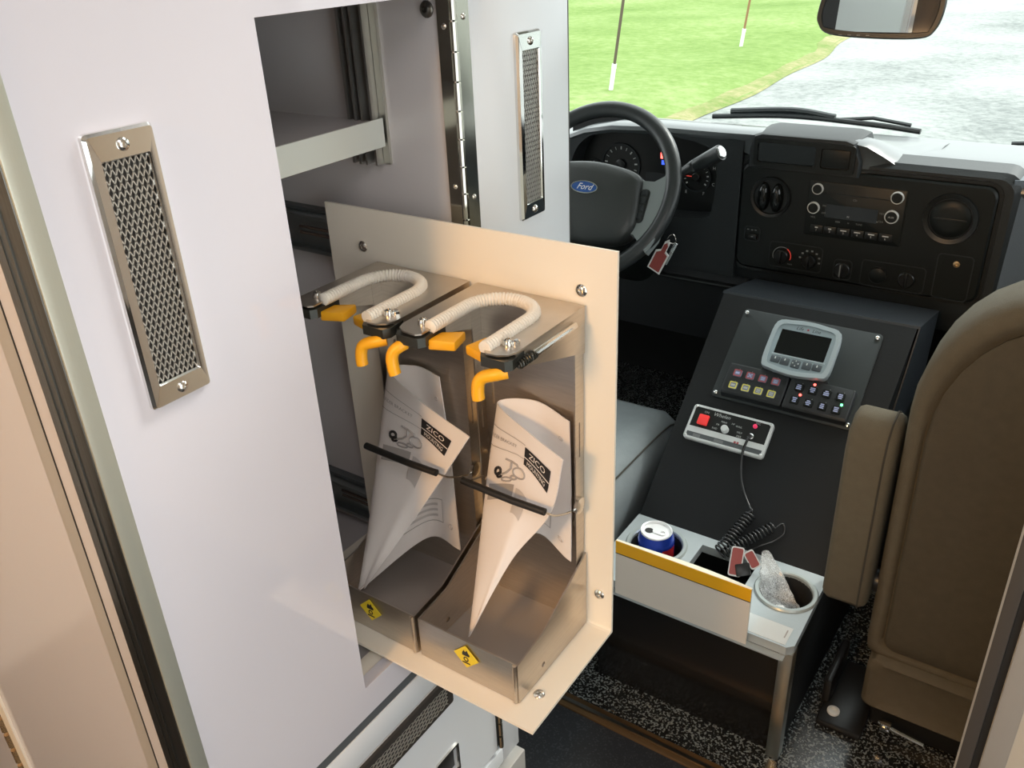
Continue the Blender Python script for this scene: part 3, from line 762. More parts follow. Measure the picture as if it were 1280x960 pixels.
    # text frame on the back sheet
    for (a0, t0, a1, t1) in ((0.25, 0.78, 0.72, 0.784), (0.25, 0.90, 0.72, 0.904), (0.25, 0.78, 0.258, 0.904)):
        quad('frame_line', a0, t0, a1, t1, 'print_grey', 8, 0.0014, 0.0, 0.5)
    for k in range(3): quad('text_line', 0.34, 0.805+k*0.03, 0.66, 0.818+k*0.03, 'print_light', 8, 0.0014, 0.0, 0.5)
    quad('text_line', 0.30, 0.60, 0.62, 0.606, 'print_light', 8, 0.0014, 0.0, 0.5)
    for t in (0.17, 0.90):
        hp = [(0.12+0.028*math.cos(k*PI/6), t+0.012*math.sin(k*PI/6)) for k in range(13)]
        curve('punch_hole', hp, 0.0007, 'print_light', 0.0, 0.5)
    return root
MAN_R = [
  [(0.0251, 0.624, 0.9742), (0.0268, 0.623, 0.8973), (0.0288, 0.618, 0.8071)],
  [(-0.0179, 0.628, 0.9840), (-0.0178, 0.627, 0.9092), (-0.0250, 0.618, 0.8200)],
  [(-0.0502, 0.610, 0.9815), (-0.0570, 0.588, 0.8766), (-0.0457, 0.535, 0.7383)],
  [(0.0002, 0.588, 0.9736), (-0.0060, 0.574, 0.9000), (-0.0380, 0.533, 0.7550)],
  [(0.0460, 0.577, 0.9629), (0.0337, 0.572, 0.9002), (-0.0062, 0.560, 0.8350), (-0.0389, 0.530, 0.7514)],
]
manual(MAN_R, 'rolled white manual standing in the outer bracket', 0)
MAN_L = [
  [(-0.1359, 0.624, 0.9822), (-0.1292, 0.623, 0.8956), (-0.1218, 0.618, 0.7600)],
  [(-0.1715, 0.628, 0.9850), (-0.1683, 0.627, 0.8811), (-0.1722, 0.618, 0.7580)],
  [(-0.2008, 0.615, 0.9786), (-0.2090, 0.590, 0.8768), (-0.2060, 0.535, 0.7260)],
  [(-0.1325, 0.592, 0.9655), (-0.1430, 0.578, 0.8900), (-0.1980, 0.533, 0.7380)],
  [(-0.0629, 0.577, 0.9546), (-0.0931, 0.572, 0.9053), (-0.1456, 0.560, 0.8205), (-0.1970, 0.530, 0.7330)],
]
manual(MAN_L, 'rolled white manual standing in the bracket nearer the cabinet', 0)

# ================================================================== DASHBOARD
da = thing('dashboard', (0.0, 1.95, 0.70), 'dark grey van dashboard with centre control panel under the windshield', 'dashboard')
pad = MB(frame((-0.24, 0, 0), (0, 1, 0), (0, 0, 1)))
pf = [(1.822, 0.930), (1.824, 0.940), (1.832, 0.948), (1.848, 0.952), (2.0, 0.950), (2.215, 0.934), (2.215, 0.86), (1.86, 0.86)]
pad.prism(pf, 0, 1.28)
obj('top_pad', pad, 'dash_pad', da)
# raised hood over instruments and display pod
st = [(-1.04, 0.93), (-0.80, 0.935), (-0.74, 0.945), (-0.69, 0.962), (-0.63, 0.985), (-0.56, 0.998), (-0.45, 1.003), (-0.30, 1.003), (-0.15, 1.005), (-0.02, 1.003), (0.005, 0.998), (0.035, 0.980), (0.065, 0.960), (0.10, 0.948)]
loops = []
for x, z in st:
    q = max(0.0, x)*0.35
    lb_ = z-0.020 if x < -0.28 else 0.925
    loops.append([(x, 1.802 if x < -0.28 else 1.810+q, lb_), (x, 1.795 if x < -0.28 else 1.806+q, z-0.012), (x, 1.800+q, z-0.004), (x, 1.814+q, z), (x, 1.87+q, z-0.002), (x, 1.96, z*0.55+0.945*0.45-0.001), (x, 2.10, 0.946), (x, 2.21, 0.932), (x, 2.21, 0.90), (x, 1.90, 0.90), (x, 1.88, z-0.03)])
obj('instrument_hood', MB().loft(loops), 'dash_pad', da, angle=40)
# fascia round the instruments
hole = [(p.x, p.y) for p in catmull([(-0.665, 0.81), (-0.50, 0.800), (-0.335, 0.805), (-0.306, 0.835), (-0.302, 0.93), (-0.33, 0.968), (-0.45, 0.984), (-0.58, 0.978), (-0.645, 0.945), (-0.672, 0.88)], 5, True)]
hole = hole[::-1]
fz = MB(FY(0, 1.80, 0)).plate([(-1.04, 0.62), (-0.245, 0.62), (-0.245, 0.985), (-0.30, 0.99), (-0.60, 0.985), (-0.70, 0.955), (-0.80, 0.93), (-1.04, 0.925)], [hole], -0.06, 0.0)
obj('instrument_fascia', fz, 'dash_face', da)
ins = obj('instrument_cluster', MB(FY(0, 1.862, 0)).box((-0.70, 0.785, -0.02), (-0.28, 1.00, 0.0)), 'dash_black', da, smooth=False)
def gauge(x, z, r, a_needle, m='legend_dim'):
    T = FY(x, 1.8615, z)
    obj('gauge_ring', MB(T).plate(circ(r, 36), [circ(r*0.90, 36)], 0, 0.004), 'dash_face', ins)
    tk = MB(T)
    for k in range(13):
        a = math.radians(215 - 250*k/12)
        c, s_ = math.cos(a), math.sin(a); wd = 0.0008 if k % 2 else 0.0016
        tk.loft([[(c*r*0.70 - s_*wd, s_*r*0.70 + c*wd, 0.0012), (c*r*0.70 + s_*wd, s_*r*0.70 - c*wd, 0.0012)], [(c*r*0.84 - s_*wd, s_*r*0.84 + c*wd, 0.0012), (c*r*0.84 + s_*wd, s_*r*0.84 - c*wd, 0.0012)]], (False, False), closed=False)
    obj('gauge_ticks', tk, m, ins, smooth=False)
    c, s_ = math.cos(a_needle), math.sin(a_needle)
    obj('needle', MB(T).tube([(0, 0, 0.004), (c*r*0.75, s_*r*0.75, 0.004)], 0.0011, 6), 'needle_red', ins)
    obj('gauge_cap', MB(T).lathe([(r*0.26, 0), (r*0.26, 0.006), (r*0.22, 0.007), (0, 0.007)], 20), 'dash_black', ins)
gauge(-0.566, 0.890, 0.052, math.radians(210), 'legend'); gauge(-0.372, 0.882, 0.036, math.radians(178), 'legend')
gauge(-0.640, 0.868, 0.030, math.radians(200)); 
obj('warning_light', MB(FY(-0.460, 1.8615, 0.922)).box((-0.003, -0.007, 0), (0.003, 0.007, 0.001)), 'led_red', ins, smooth=False)
obj('warning_light', MB(FY(-0.4555, 1.8615, 0.906)).box((-0.0045, -0.005, 0), (0.0045, 0.005, 0.001)), 'led_blue', ins, smooth=False)
for x, z, s in ((-0.395, 0.845, 'E'), (-0.352, 0.845, 'F'), (-0.330, 0.905, 'H'), (-0.330, 0.868, 'C'), (-0.455, 0.955, 'P R N D')):
    text('gauge_text', s, 0.010, FY(x, 1.8600, z), 'legend', ins)
obj('odometer', MB(FY(-0.470, 1.8615, 0.862)).box((-0.03, -0.018, 0), (0.02, 0.018, 0.001)), 'knee_panel', ins, smooth=False)
# knee panel and lower dash
kp = MB(frame((-1.04, 0, 0), (0, 1, 0), (0, 0, 1)))
kp.prism([(1.790, 0.655), (1.772, 0.668), (1.80, 0.680), (1.95, 0.68), (1.95, 0.50), (1.83, 0.50)], 0, 0.83)
obj('knee_panel', kp, 'knee_panel', da)
obj('knee_ledge', MB().box((-1.04, 1.764, 0.664), (-0.215, 1.80, 0.672), 0.003), 'dash_black', da)
# centre stack
cs = MB(FY(0, 1.812, 0))
cs.loft([[(p[0], p[1], -0.09) for p in rrect(0.56, 0.33, 0.03, 4, 0.003, 0.80)], [(p[0], p[1], -0.012) for p in rrect(0.56, 0.33, 0.03, 4, 0.003, 0.80)], [(p[0], p[1], 0.0) for p in rrect(0.54, 0.30, 0.03, 4, 0.003, 0.805)]])
obj('centre_fascia', cs, 'dash_face', da)
cp = obj('centre_panel', MB(FY(0.003, 1.8125, 0.826)).loft([[(p[0], p[1], 0) for p in rrect(0.494, 0.232, 0.022, 5)], [(p[0], p[1], 0.009) for p in rrect(0.492, 0.230, 0.022, 5)], [(p[0], p[1], 0.012) for p in rrect(0.485, 0.223, 0.020, 5)]]), 'dash_panel', da)
obj('panel_bead', MB(FY(0.003, 1.8120, 0.826)).plate(rrect(0.508, 0.246, 0.027, 5), [rrect(0.498, 0.236, 0.024, 5)], 0, 0.004), 'dash_black', da)
# angled flank of the stack and the passenger side
fk = MB(); fk.loft([[(0.268, 1.815, 0.955), (0.40, 1.90, 0.948), (0.40, 1.98, 0.948), (0.268, 1.98, 0.948)], [(0.275, 1.815, 0.62), (0.41, 1.90, 0.60), (0.41, 1.98, 0.60), (0.275, 1.98, 0.60)]])
obj('stack_flank', fk, 'dash_face_lit', da, smooth=False)
obj('passenger_dash', MB().box((0.40, 1.895, 0.56), (1.04, 2.10, 0.95), 0.012), 'dash_face_lit', da)
# display pod
PY = 1.790
def pod_out(dx, dz): return [(-0.226-dx, 0.935-dz), (-0.006+dx, 0.935-dz), (-0.006+dx, 0.965), (-0.020+dx, 0.999+dz), (-0.035, 1.004+dz), (-0.205, 1.004+dz), (-0.219-dx, 0.999+dz), (-0.226-dx, 0.97)]
podb = MB(FY(0, PY+0.03, 0)).loft([[(p[0], p[1], -0.09) for p in pod_out(0.006, 0.003)], [(p[0], p[1], 0.02) for p in pod_out(0.004, 0.002)], [(p[0], p[1], 0.026) for p in pod_out(0, 0)]])
podo = obj('display_pod', podb, 'dash_face', da)
obj('pod_bezel', MB(FY(0, PY+0.004, 0)).plate(rrect(0.205, 0.058, 0.008, 4, -0.115, 0.968), [rrect(0.120, 0.040, 0.006, 4, -0.150, 0.969), rrect(0.058, 0.040, 0.005, 4, -0.050, 0.968)], 0, 0.006), 'dash_panel', da)
obj('pod_screen', MB(FY(-0.150, PY+0.003, 0.969)).box((-0.060, -0.020, 0), (0.060, 0.020, 0.0012)), 'dash_glass', da, smooth=False)
obj('pod_door', MB(FY(-0.050, PY+0.003, 0.968)).box((-0.027, -0.018, 0), (0.027, 0.018, 0.003), 0.001), 'dash_panel', da)
# controls on the centre panel (front of the panel is y = 1.8005)
CY = 1.8005
def knob(parent, x, z, r, depth, m, rimm=None, name='knob', rib=False):
    T = FY(x, CY, z)
    o = obj(name, MB(T).lathe([(r, 0), (r, depth*0.8), (r*0.9, depth), (0, depth)], 24), m, parent)
    if rimm: obj('knob_rim', MB(T).plate(circ(r*1.02, 28), [circ(r*0.78, 28)], depth*0.7, depth*1.06), rimm, o)
    if rib: obj('knob_rib', MB(T).box((-r*0.16, -r*1.0, depth), (r*0.16, r*1.0, depth*1.6), r*0.1), m, o)
    return o
def round_vent(x, z, ro, ri, kind):
    T = FY(x, CY, z)
    v = obj('air_vent', MB(T).loft([[(p[0], p[1], 0) for p in circ(ro, 32)], [(p[0], p[1], 0.006) for p in circ(ro*0.97, 32)], [(p[0], p[1], 0.004) for p in circ(ri*1.08, 32)], [(p[0], p[1], 0.0005) for p in circ(ri*1.05, 32)]], (False, True)), 'dash_black', cp)
    if kind == 'open':
        for s in (-1, 1):
            obj('vent_vane', MB(T @ Matrix.Translation((s*ri*0.42, 0, 0))).loft([[(p[0], p[1], 0.001) for p in circ(ri*0.40, 20, 0, 0, ri*0.92)], [(p[0], p[1], 0.012) for p in circ(ri*0.33, 20, 0, 0, ri*0.82)], [(p[0], p[1], 0.018) for p in circ(ri*0.16, 20, 0, 0, ri*0.5)]]), 'dash_glass', v, angle=60)
    else:
        obj('vent_disc', MB(T).loft([[(p[0], p[1], 0.001) for p in circ(ri, 28)], [(p[0], p[1], 0.003) for p in circ(ri*0.95, 28)], [(p[0], p[1], 0.005) for p in circ(ri*0.55, 28)]]), 'dash_panel', v, angle=60)
        obj('vent_slat', MB(T).box((-ri*0.8, -0.0015, 0.0045), (ri*0.8, 0.0015, 0.0062), 0.0005), 'dash_black', v)
    return v
round_vent(-0.176, 0.874, 0.044, 0.034, 'open'); round_vent(0.176, 0.874, 0.050, 0.037, 'disc')
ra = obj('radio', MB(FY(-0.002, CY, 0.862)).loft([[(p[0], p[1], -0.002) for p in rrect(0.192, 0.114, 0.004)], [(p[0], p[1], 0.002) for p in rrect(0.192, 0.114, 0.004)], [(p[0], p[1], 0.003) for p in rrect(0.189, 0.111, 0.004)]]), 'dash_panel', da)
obj('radio_display', MB(FY(-0.008, CY, 0.861)).box((-0.052, -0.014, 0.0028), (0.052, 0.014, 0.0036)), 'dash_glass', ra, smooth=False)
obj('disc_slot', MB(FY(0, CY, 0.897)).box((-0.060, -0.0012, 0.0028), (0.060, 0.0012, 0.0036)), 'dash_black', ra, smooth=False)
for x, z, r in ((-0.079, 0.904, 0.0115), (-0.083, 0.864, 0.0125), (0.076, 0.904, 0.0125), (0.071, 0.865, 0.0135)):
    T = FY(x, CY-0.003, z)
    k = obj('radio_knob', MB(T).lathe([(r*0.80, 0), (r*0.80, 0.006), (r*0.7, 0.007), (0, 0.007)], 22), 'dash_panel', ra)
    rr_ = obj('knob_ring', MB(T).lathe([(r, 0), (r, 0.004), (r*0.9, 0.0065), (r*0.80, 0.0050), (r*0.80, 0.002)], 26), 'siren_white', ra)
for i, s in enumerate(('1', '2', '3', '4', '5', '6')):
    x = -0.072 + i*0.0275
    b = obj('preset_button', MB(FY(x, CY-0.003, 0.8205)).box((-0.0125, -0.0075, 0), (0.0125, 0.0075, 0.002), 0.0008), 'dash_black', ra)
    obj('button_mark', MB(FY(x, CY-0.0051, 0.8225)).box((-0.006 if i > 1 else -0.003, 0, 0), (0.006 if i > 1 else 0.003, 0.0022, 0.0002)), 'legend', ra, smooth=False)
    text('button_text', s, 0.006, FY(x, CY-0.0052, 0.8180), 'legend', ra)
for x, s in ((-0.031, 'SEEK'), (-0.010, 'III'), (0.011, 'TUNE')):
    text('button_text', s, 0.0050, FY(x, CY-0.0031, 0.8400), 'legend_dim', ra)
for x, z, s in ((-0.003, 0.8885, 'CD'), (0.071, 0.865, 'AUX'), (-0.012, 0.853, '11'), (0.045, 0.851, 'x'), (-0.062, 0.870, 'FM'), (-0.062, 0.855, 'AM'), (-0.082, 0.844, 'VOL'), (0.053, 0.868, 'TEXT'), (0.052, 0.852, 'CLK')):
    text('button_text', s, 0.0055, FY(x, CY-(0.0105 if s == 'AUX' else 0.0037), z), 'legend' if s in ('AUX', '11', 'x') else 'legend_dim', ra)
# climate, switches, sockets
def subpanel(x, z, w_, h_, nm):
    return obj(nm, MB(FY(x, CY, z)).plate(rrect(w_, h_, 0.008, 4), [rrect(w_-0.004, h_-0.004, 0.007, 4)], -0.001, 0.0014), 'dash_face', da)
cl = subpanel(-0.110, 0.751, 0.115, 0.058, 'climate_panel')
knob(cl, -0.139, 0.749, 0.0150, 0.010, 'dash_black', None, 'knob', True); knob(cl, -0.079, 0.748, 0.0145, 0.012, 'dash_black', None, 'knob', True)
arc = [(0.0195*math.cos(math.radians(a)), 0.0195*math.sin(math.radians(a)), 0.001) for a in range(-20, 60, 6)]
obj('heat_arc', MB(FY(-0.139, CY, 0.749)).tube(arc, 0.0009, 5), 'needle_red', cl)
arc = [(0.0195*math.cos(math.radians(a)), 0.0195*math.sin(math.radians(a)), 0.001) for a in range(60, 205, 6)]
obj('cool_arc', MB(FY(-0.139, CY, 0.749)).tube(arc, 0.0009, 5), 'legend_dim', cl)
fm = MB(FY(-0.079, CY, 0.748))
for a in range(-10, 200, 30):
    c, s_ = math.cos(math.radians(a)), math.sin(math.radians(a)); fm.box((c*0.021-0.0022, s_*0.021-0.0018, 0), (c*0.021+0.0022, s_*0.021+0.0018, 0.0004))
obj('fan_marks', fm, 'legend_dim', cl, smooth=False)
text('climate_text', 'MAX', 0.005, FY(-0.120, CY-0.0005, 0.732), 'legend_dim', cl)
sw_ = subpanel(-0.009, 0.739, 0.038, 0.044, 'dimmer_switch'); knob(sw_, -0.009, 0.739, 0.0165, 0.008, 'dash_black', None, 'knob', True)
obj('switch_highlight', MB(FY(-0.011, CY, 0.740)).box((-0.0012, -0.013, 0.0130), (0.0012, 0.013, 0.0136)), 'legend_dim', sw_, smooth=False)
pp = subpanel(0.090, 0.741, 0.125, 0.056, 'socket_panel'); knob(pp, 0.062, 0.739, 0.0165, 0.005, 'dash_panel'); knob(pp, 0.118, 0.740, 0.0160, 0.008, 'dash_black', None, 'knob', True)
obj('socket_rim', MB(FY(0.062, CY, 0.739)).plate(circ(0.0178, 26), [circ(0.0160, 26)], 0, 0.0055), 'dash_black', pp)
sq = subpanel(-0.209, 0.788, 0.036, 0.034, 'mirror_switch'); obj('rocker', MB(FY(-0.207, CY, 0.783)).box((-0.010, -0.006, 0), (0.010, 0.006, 0.006), 0.002), 'dash_black', sq)
for x, z in ((-0.219, 0.797), (-0.210, 0.7965), (-0.202, 0.797), (-0.207, 0.7835)): obj('switch_mark', MB(FY(x, CY, z)).box((-0.0022, -0.001, 0.0063 if z < 0.79 else 0.0), (0.0022, 0.001, 0.0068 if z < 0.79 else 0.0004)), 'legend_dim', sq, smooth=False)
pk = subpanel(0.200, 0.758, 0.066, 0.094, 'pocket_cover')
obj('brass_port', MB(FY(0.203, CY, 0.787)).lathe([(0.0062, 0), (0.0062, 0.003), (0.0025, 0.0035), (0.0020, 0.001), (0, 0.001)], 18), 'brass', pk)

# ================================================================== STEERING WHEEL
WC = Vector((-0.486, 1.578, 0.907)); WA = math.radians(33.6)
WT = frame(WC, (1, 0, 0), (0, math.sin(WA), math.cos(WA)))
sw = thing('steering_wheel', tuple(WC), 'black steering wheel with grey spokes and oval hub emblem', 'steering wheel')
rim = MB(WT); R = []
for k in range(73):
    a = 2*PI*k/72; R.append((0.1785*math.cos(a), 0.1785*math.sin(a), 0.0))
rim.loft([[((0.1785+0.0168*math.cos(b))*math.cos(a), (0.1785+0.0168*math.cos(b))*math.sin(a), 0.0150*math.sin(b)) for b in [2*PI*j/14 for j in range(14)]] for a in [2*PI*k/72 for k in range(73)]], (False, False))
obj('rim', rim, 'wheel_leather', sw, angle=80)
ho = [(-0.113, 0.030), (-0.092, 0.044), (-0.05, 0.053), (0, 0.057), (0.05, 0.053), (0.092, 0.044), (0.113, 0.030), (0.118, 0.0), (0.124, -0.04), (0.122, -0.075), (0.10, -0.102), (0.05, -0.115), (0, -0.118), (-0.05, -0.115), (-0.10, -0.102), (-0.122, -0.075), (-0.124, -0.04), (-0.118, 0.0)]
hc = [(p.x, p.y) for p in catmull(ho, 4, True)]
def sc2(k, z, dy=0): return [(x*k, (y+0.025)*k-0.025+dy, z) for x, y in hc]
obj('hub_cover', MB(WT).loft([sc2(0.92, -0.035), sc2(1.0, -0.012), sc2(1.0, 0.012), sc2(0.97, 0.022), sc2(0.88, 0.029), sc2(0.6, 0.033), sc2(0.3, 0.034)]), 'hub_pad', sw, angle=50)
for s in (-1, 1):
    sp_ = [(0.095, 0.038), (0.118, 0.031), (0.140, 0.032), (0.158, 0.045), (0.168, 0.066), (0.180, 0.0), (0.174, -0.085), (0.160, -0.115), (0.146, -0.102), (0.126, -0.085), (0.10, -0.08), (0.09, 0.0)]
    po = [(s*x, y) for x, y in sp_]
    if s < 0: po = po[::-1]
    obj('spoke', MB(WT).loft([[(p[0], p[1], -0.014) for p in po], [(p[0], p[1], 0.006) for p in po], [(p[0]*0.99, p[1]*0.97, 0.010) for p in po]]), 'wheel_spoke', sw, angle=30)
    pb = obj('switch_pod', MB(WT).loft([[(p[0], p[1], 0.006) for p in rrect(0.022, 0.074, 0.010, 4, s*0.127, -0.022)], [(p[0], p[1], 0.0125) for p in rrect(0.019, 0.070, 0.009, 4, s*0.127, -0.022)]]), 'dash_black', sw)
    for k in range(4): obj('pod_button', MB(WT).box((s*0.127-0.007, -0.050+k*0.0165, 0.0125), (s*0.127+0.007, -0.038+k*0.0165, 0.0145), 0.001), 'dash_face', pb)
em = obj('emblem', MB(WT).lathe([(0, 0)], 3) if False else MB(WT).loft([[(p[0], p[1], 0.030) for p in circ(0.0305, 36, 0.0, -0.006, 0.0125)], [(p[0], p[1], 0.0365) for p in circ(0.0300, 36, 0.0, -0.006, 0.0120)]]), 'emblem_blue', sw)
obj('emblem_rim', MB(WT).plate(circ(0.0315, 40, 0, -0.006, 0.0135), [circ(0.0295, 40, 0, -0.006, 0.0115)], 0.030, 0.0378), 'chrome', em)
text('emblem_text', 'Ford', 0.0185, WT @ Matrix.Translation((0.0, -0.0055, 0.0368)), 'tag_white', em, 0.35)
obj('column_shroud', MB(WT).loft([[(p[0], p[1], -0.03) for p in rrect(0.13, 0.12, 0.04, 4, 0, -0.02)], [(p[0], p[1], -0.14) for p in rrect(0.15, 0.15, 0.04, 4, 0, -0.03)], [(p[0], p[1], -0.26) for p in rrect(0.15, 0.15, 0.04, 4, 0, -0.05)]]), 'dash_panel', sw)
# column shift lever
sl = thing('shift_lever', (-0.40, 1.70, 0.885), 'black column shift lever with pale round end behind the wheel', 'lever')
tip = Vector((-0.238, 1.655, 0.993)); b0 = Vector((-0.335, 1.67, 0.934)); r0 = Vector((-0.43, 1.70, 0.875))
obj('rod', MB().tube([r0, b0], 0.0045, 10), 'silver', sl)
ax = (tip-b0)
obj('grip', MB().tube([b0 - ax*0.05, b0 + ax*0.10, b0 + ax*0.35, b0 + ax*0.42, b0+ax*0.43, b0+ax*0.45, b0 + ax*0.85, tip], 0.01, 16, True, [0.0055, 0.0085, 0.0130, 0.0138, 0.0128, 0.0140, 0.0158, 0.0162]), 'wheel_leather', sl, angle=50)
te = frame(tip, ax.orthogonal(), ax.cross(ax.orthogonal()))
obj('end_cap', MB(te).lathe([(0.0125, -0.001), (0.0125, 0.003), (0.011, 0.0042), (0, 0.0048)], 20), 'silver', sl)
# keys with a red tag
ky = thing('key_tag', (-0.363, 1.66, 0.745), 'red key tag with white border hanging below the wheel', 'key tag')
KT = frame((-0.346, 1.625, 0.765), (0.91, 0, -0.42), (0.42, 0.0, 0.91))
to = [(-0.016, -0.034), (0.016, -0.034), (0.016, 0.016), (0.006, 0.020), (0.006, 0.040), (0.0, 0.048), (-0.006, 0.040), (-0.006, 0.020), (-0.016, 0.012)]
obj('tag_border', MB(KT).prism(to, 0, 0.002), 'tag_white', ky, smooth=False)
obj('tag_face', MB(KT).prism([(x*0.78, y*0.86-0.001) for x, y in to], 0.002, 0.0028), 'tag_red', ky, smooth=False)
obj('key', MB(KT).box((0.010, -0.012, -0.012), (0.018, 0.044, -0.010), 0.001), 'silver', ky)
obj('key_ring', MB(KT).tube([(0.004+0.010*math.cos(a), 0.050+0.010*math.sin(a), -0.004+0.004*math.sin(a*2)) for a in [2*PI*k/20 for k in range(21)]], 0.001, 6), 'screw_steel', ky)

# ================================================================== CENTRE CONSOLE
co = thing('centre_console', (0.0, 1.3, FLOOR), 'black sloping engine console with grey cup holder shelf at its foot', 'console')
EV = Vector((0, 1.6-1.213, 0.725-0.415)).normalized(); SL = 0.4958
ST = frame((0, 1.213, 0.415), (1, 0, 0), EV)
bl, brr = -0.177, 0.172; tl, trr = -0.189, 0.184
def ring5(x0, x1, y, z): return [(x0, y, z), (x1, y, z)]
body = MB()
prof = [(1.060, FLOOR), (1.060, 0.32), (1.213, 0.32), (1.213, 0.4149), (1.60, 0.725), (1.795, 0.684), (1.795, FLOOR)]
def xs(y): k = max(0, min(1, (y-1.213)/(1.6-1.213))); return bl + (tl-bl)*k, brr + (trr-brr)*k
body.loft([[(xs(y)[0]+0.001, y, z) for y, z in prof], [(xs(y)[1]-0.001, y, z) for y, z in prof]])
obj('body', body, 'console_black', co, smooth=False)
obj('upper_ledge', MB().loft([[(tl-0.002, 1.598, 0.7235), (trr+0.002, 1.598, 0.7235), (trr+0.006, 1.795, 0.684), (tl-0.002, 1.795, 0.684)], [(tl-0.002, 1.601, 0.7275), (trr+0.002, 1.601, 0.7275), (trr+0.006, 1.795, 0.688), (tl-0.002, 1.795, 0.688)]]), 'console_top_lit', co, smooth=False)
obj('front_panel', MB().box((-0.168, 1.040, FLOOR), (0.160, 1.060, 0.397)), 'console_gloss', co, smooth=False)
obj('side_fin', MB().loft([[(trr+0.002, 1.60, 0.728), (trr+0.004, 1.79, 0.69), (trr+0.004, 1.75, 0.55), (brr+0.004, 1.45, 0.50)], [(trr+0.0045, 1.60, 0.728), (trr+0.0065, 1.79, 0.69), (trr+0.0065, 1.75, 0.55), (brr+0.0065, 1.45, 0.50)]]), 'console_top_lit', co, smooth=False)
outl = [(-0.178, 1.022), (0.166, 1.022), (0.176, 1.032), (0.174, 1.2128), (-0.178, 1.2128)]
cpl = obj('cup_shelf', MB(FZ(0, 0, 0.399)).plate(outl, [circ(0.046, 40, -0.110, 1.146), circ(0.043, 40, 0.125, 1.144), [(-0.040, 1.075), (0.062, 1.075), (0.062, 1.188), (-0.040, 1.188)]], 0, 0.016), 'cup_plate', co, smooth=True, angle=30)
obj('shelf_label', MB(FZ(0, 0, 0.4152)).box((0.088, 1.026, 0), (0.163, 1.066, 0.0005)), 'siren_white', cpl, smooth=False)
obj('label_bars', MB(FZ(0, 0, 0.4158)).box((0.156, 1.040, 0), (0.158, 1.058, 0.0002)), 'print_grey', cpl, smooth=False)
for cx, cy, ro, ri in ((-0.110, 1.146, 0.055, 0.0455), (0.125, 1.144, 0.0515, 0.0425)):
    rg = obj('cup_ring', MB(FZ(cx, cy, 0.415)).lathe([(ro, 0.0), (ro, 0.0015), (ro-0.002, 0.004), (ri+0.002, 0.004), (ri, 0.002), (ri, -0.004)], 44), 'cup_ring', co)
    obj('cup_well', MB(FZ(cx, cy, 0.415)).lathe([(ri, -0.003), (ri-0.001, -0.0745), (0, -0.0745)], 36), 'gap_dark', co)
for x in (-0.176, 0.166): obj('side_panel', MB().box((x, 1.060, 0.32), (x+0.006, 1.2125, 0.3985)), 'console_black', co, smooth=False)
obj('tray_well', MB().box((-0.050, 1.065, 0.3205), (0.072, 1.198, 0.323)), 'gap_dark', co, smooth=False)  # well floor blackened, shade inside the hole put into its colour
obj('front_flange', MB().box((-0.178, 1.0100, 0.395), (0.166, 1.0225, 0.3985), 0.001), 'cup_plate', co)
obj('corner_post', MB().box((0.156, 1.026, FLOOR), (0.177, 1.050, 0.399), 0.001), 'alu', co)
obj('floor_screw', MB(FZ(-0.103, 0.978, FLOOR-0.002)).lathe([(0.005, 0), (0.004, 0.002), (0, 0.0025)], 12), 'screw_steel', co)
# printed card standing on the shelf
cd = thing('card_box', (0, 1.016, 0.399), 'white card folder with yellow top band propped at the shelf front', 'folder')
pts = [(-0.118 + 0.228*k/10, 1.0245 + 0.0) for k in range(11)]
def bow(k, th): return 1.0245 + th + (0.010*math.sin(PI*k/10) if th > 0 else 0.0)
def zt(k): return 0.4615 - 0.0*k
fr_ = [(-0.122 + 0.229*k/10, 1.0120) for k in range(11)]; bk_ = [(-0.122 + 0.229*k/10, 1.0160 + 0.0055*math.sin(PI*(k/10)**1.3)) for k in range(11)]
ol = fr_ + bk_[::-1]
obj('cover', MB(FZ(0, 0, 0)).prism(ol, 0.3990, 0.5090), 'card_white', cd, smooth=False)
obj('top_edge', MB(FZ(0, 0, 0)).prism(ol, 0.5090, 0.5098), 'card_edge', cd, smooth=False)
obj('yellow_band', MB(FY(-0.0075, 1.0119, 0.4965)).box((-0.1145, -0.0110, 0), (0.1145, 0.0130, 0.0006)), 'card_yellow', cd, smooth=False)
obj('band_line', MB(FY(-0.0075, 1.0118, 0.4850)).box((-0.1145, -0.0008, 0), (0.1145, 0.0008, 0.0006)), 'print_black', cd, smooth=False)
# drinks can
ca = thing('drinks_can', (-0.113, 1.150, 0.342), 'blue drinks can with opened silver lid in the round cup holder', 'can')
CT = FZ(-0.113, 1.150, 0.3405)
obj('can_body', MB(CT).lathe([(0, 0), (0.026, 0.0), (0.032, 0.006), (0.0330, 0.012), (0.0330, 0.082), (0.0320, 0.088), (0.0285, 0.0985), (0.0275, 0.1005)], 40), 'can_blue', ca)
obj('can_print', MB(CT).lathe([(0.0332, 0.040), (0.0332, 0.080)], 14, math.radians(-45), math.radians(10)), 'can_red', ca)
obj('lid', MB(CT).lathe([(0.0275, 0.1000), (0.0285, 0.1025), (0.0275, 0.1038), (0.0255, 0.1030), (0.0245, 0.0990), (0.0225, 0.0992), (0, 0.0996)], 40), 'can_lid', ca)
obj('drink_opening', MB(CT).prism(circ(0.0078, 22, -0.0125, -0.003, 0.0072), 0.0990, 0.09985), 'gap_dark', ca, smooth=False)
obj('pull_tab', MB(CT).plate(rrect(0.025, 0.0145, 0.0065, 5, 0.0055, 0.001), [circ(0.0042, 16, 0.0115, 0.001)], 0.0998, 0.1012), 'can_lid', ca)
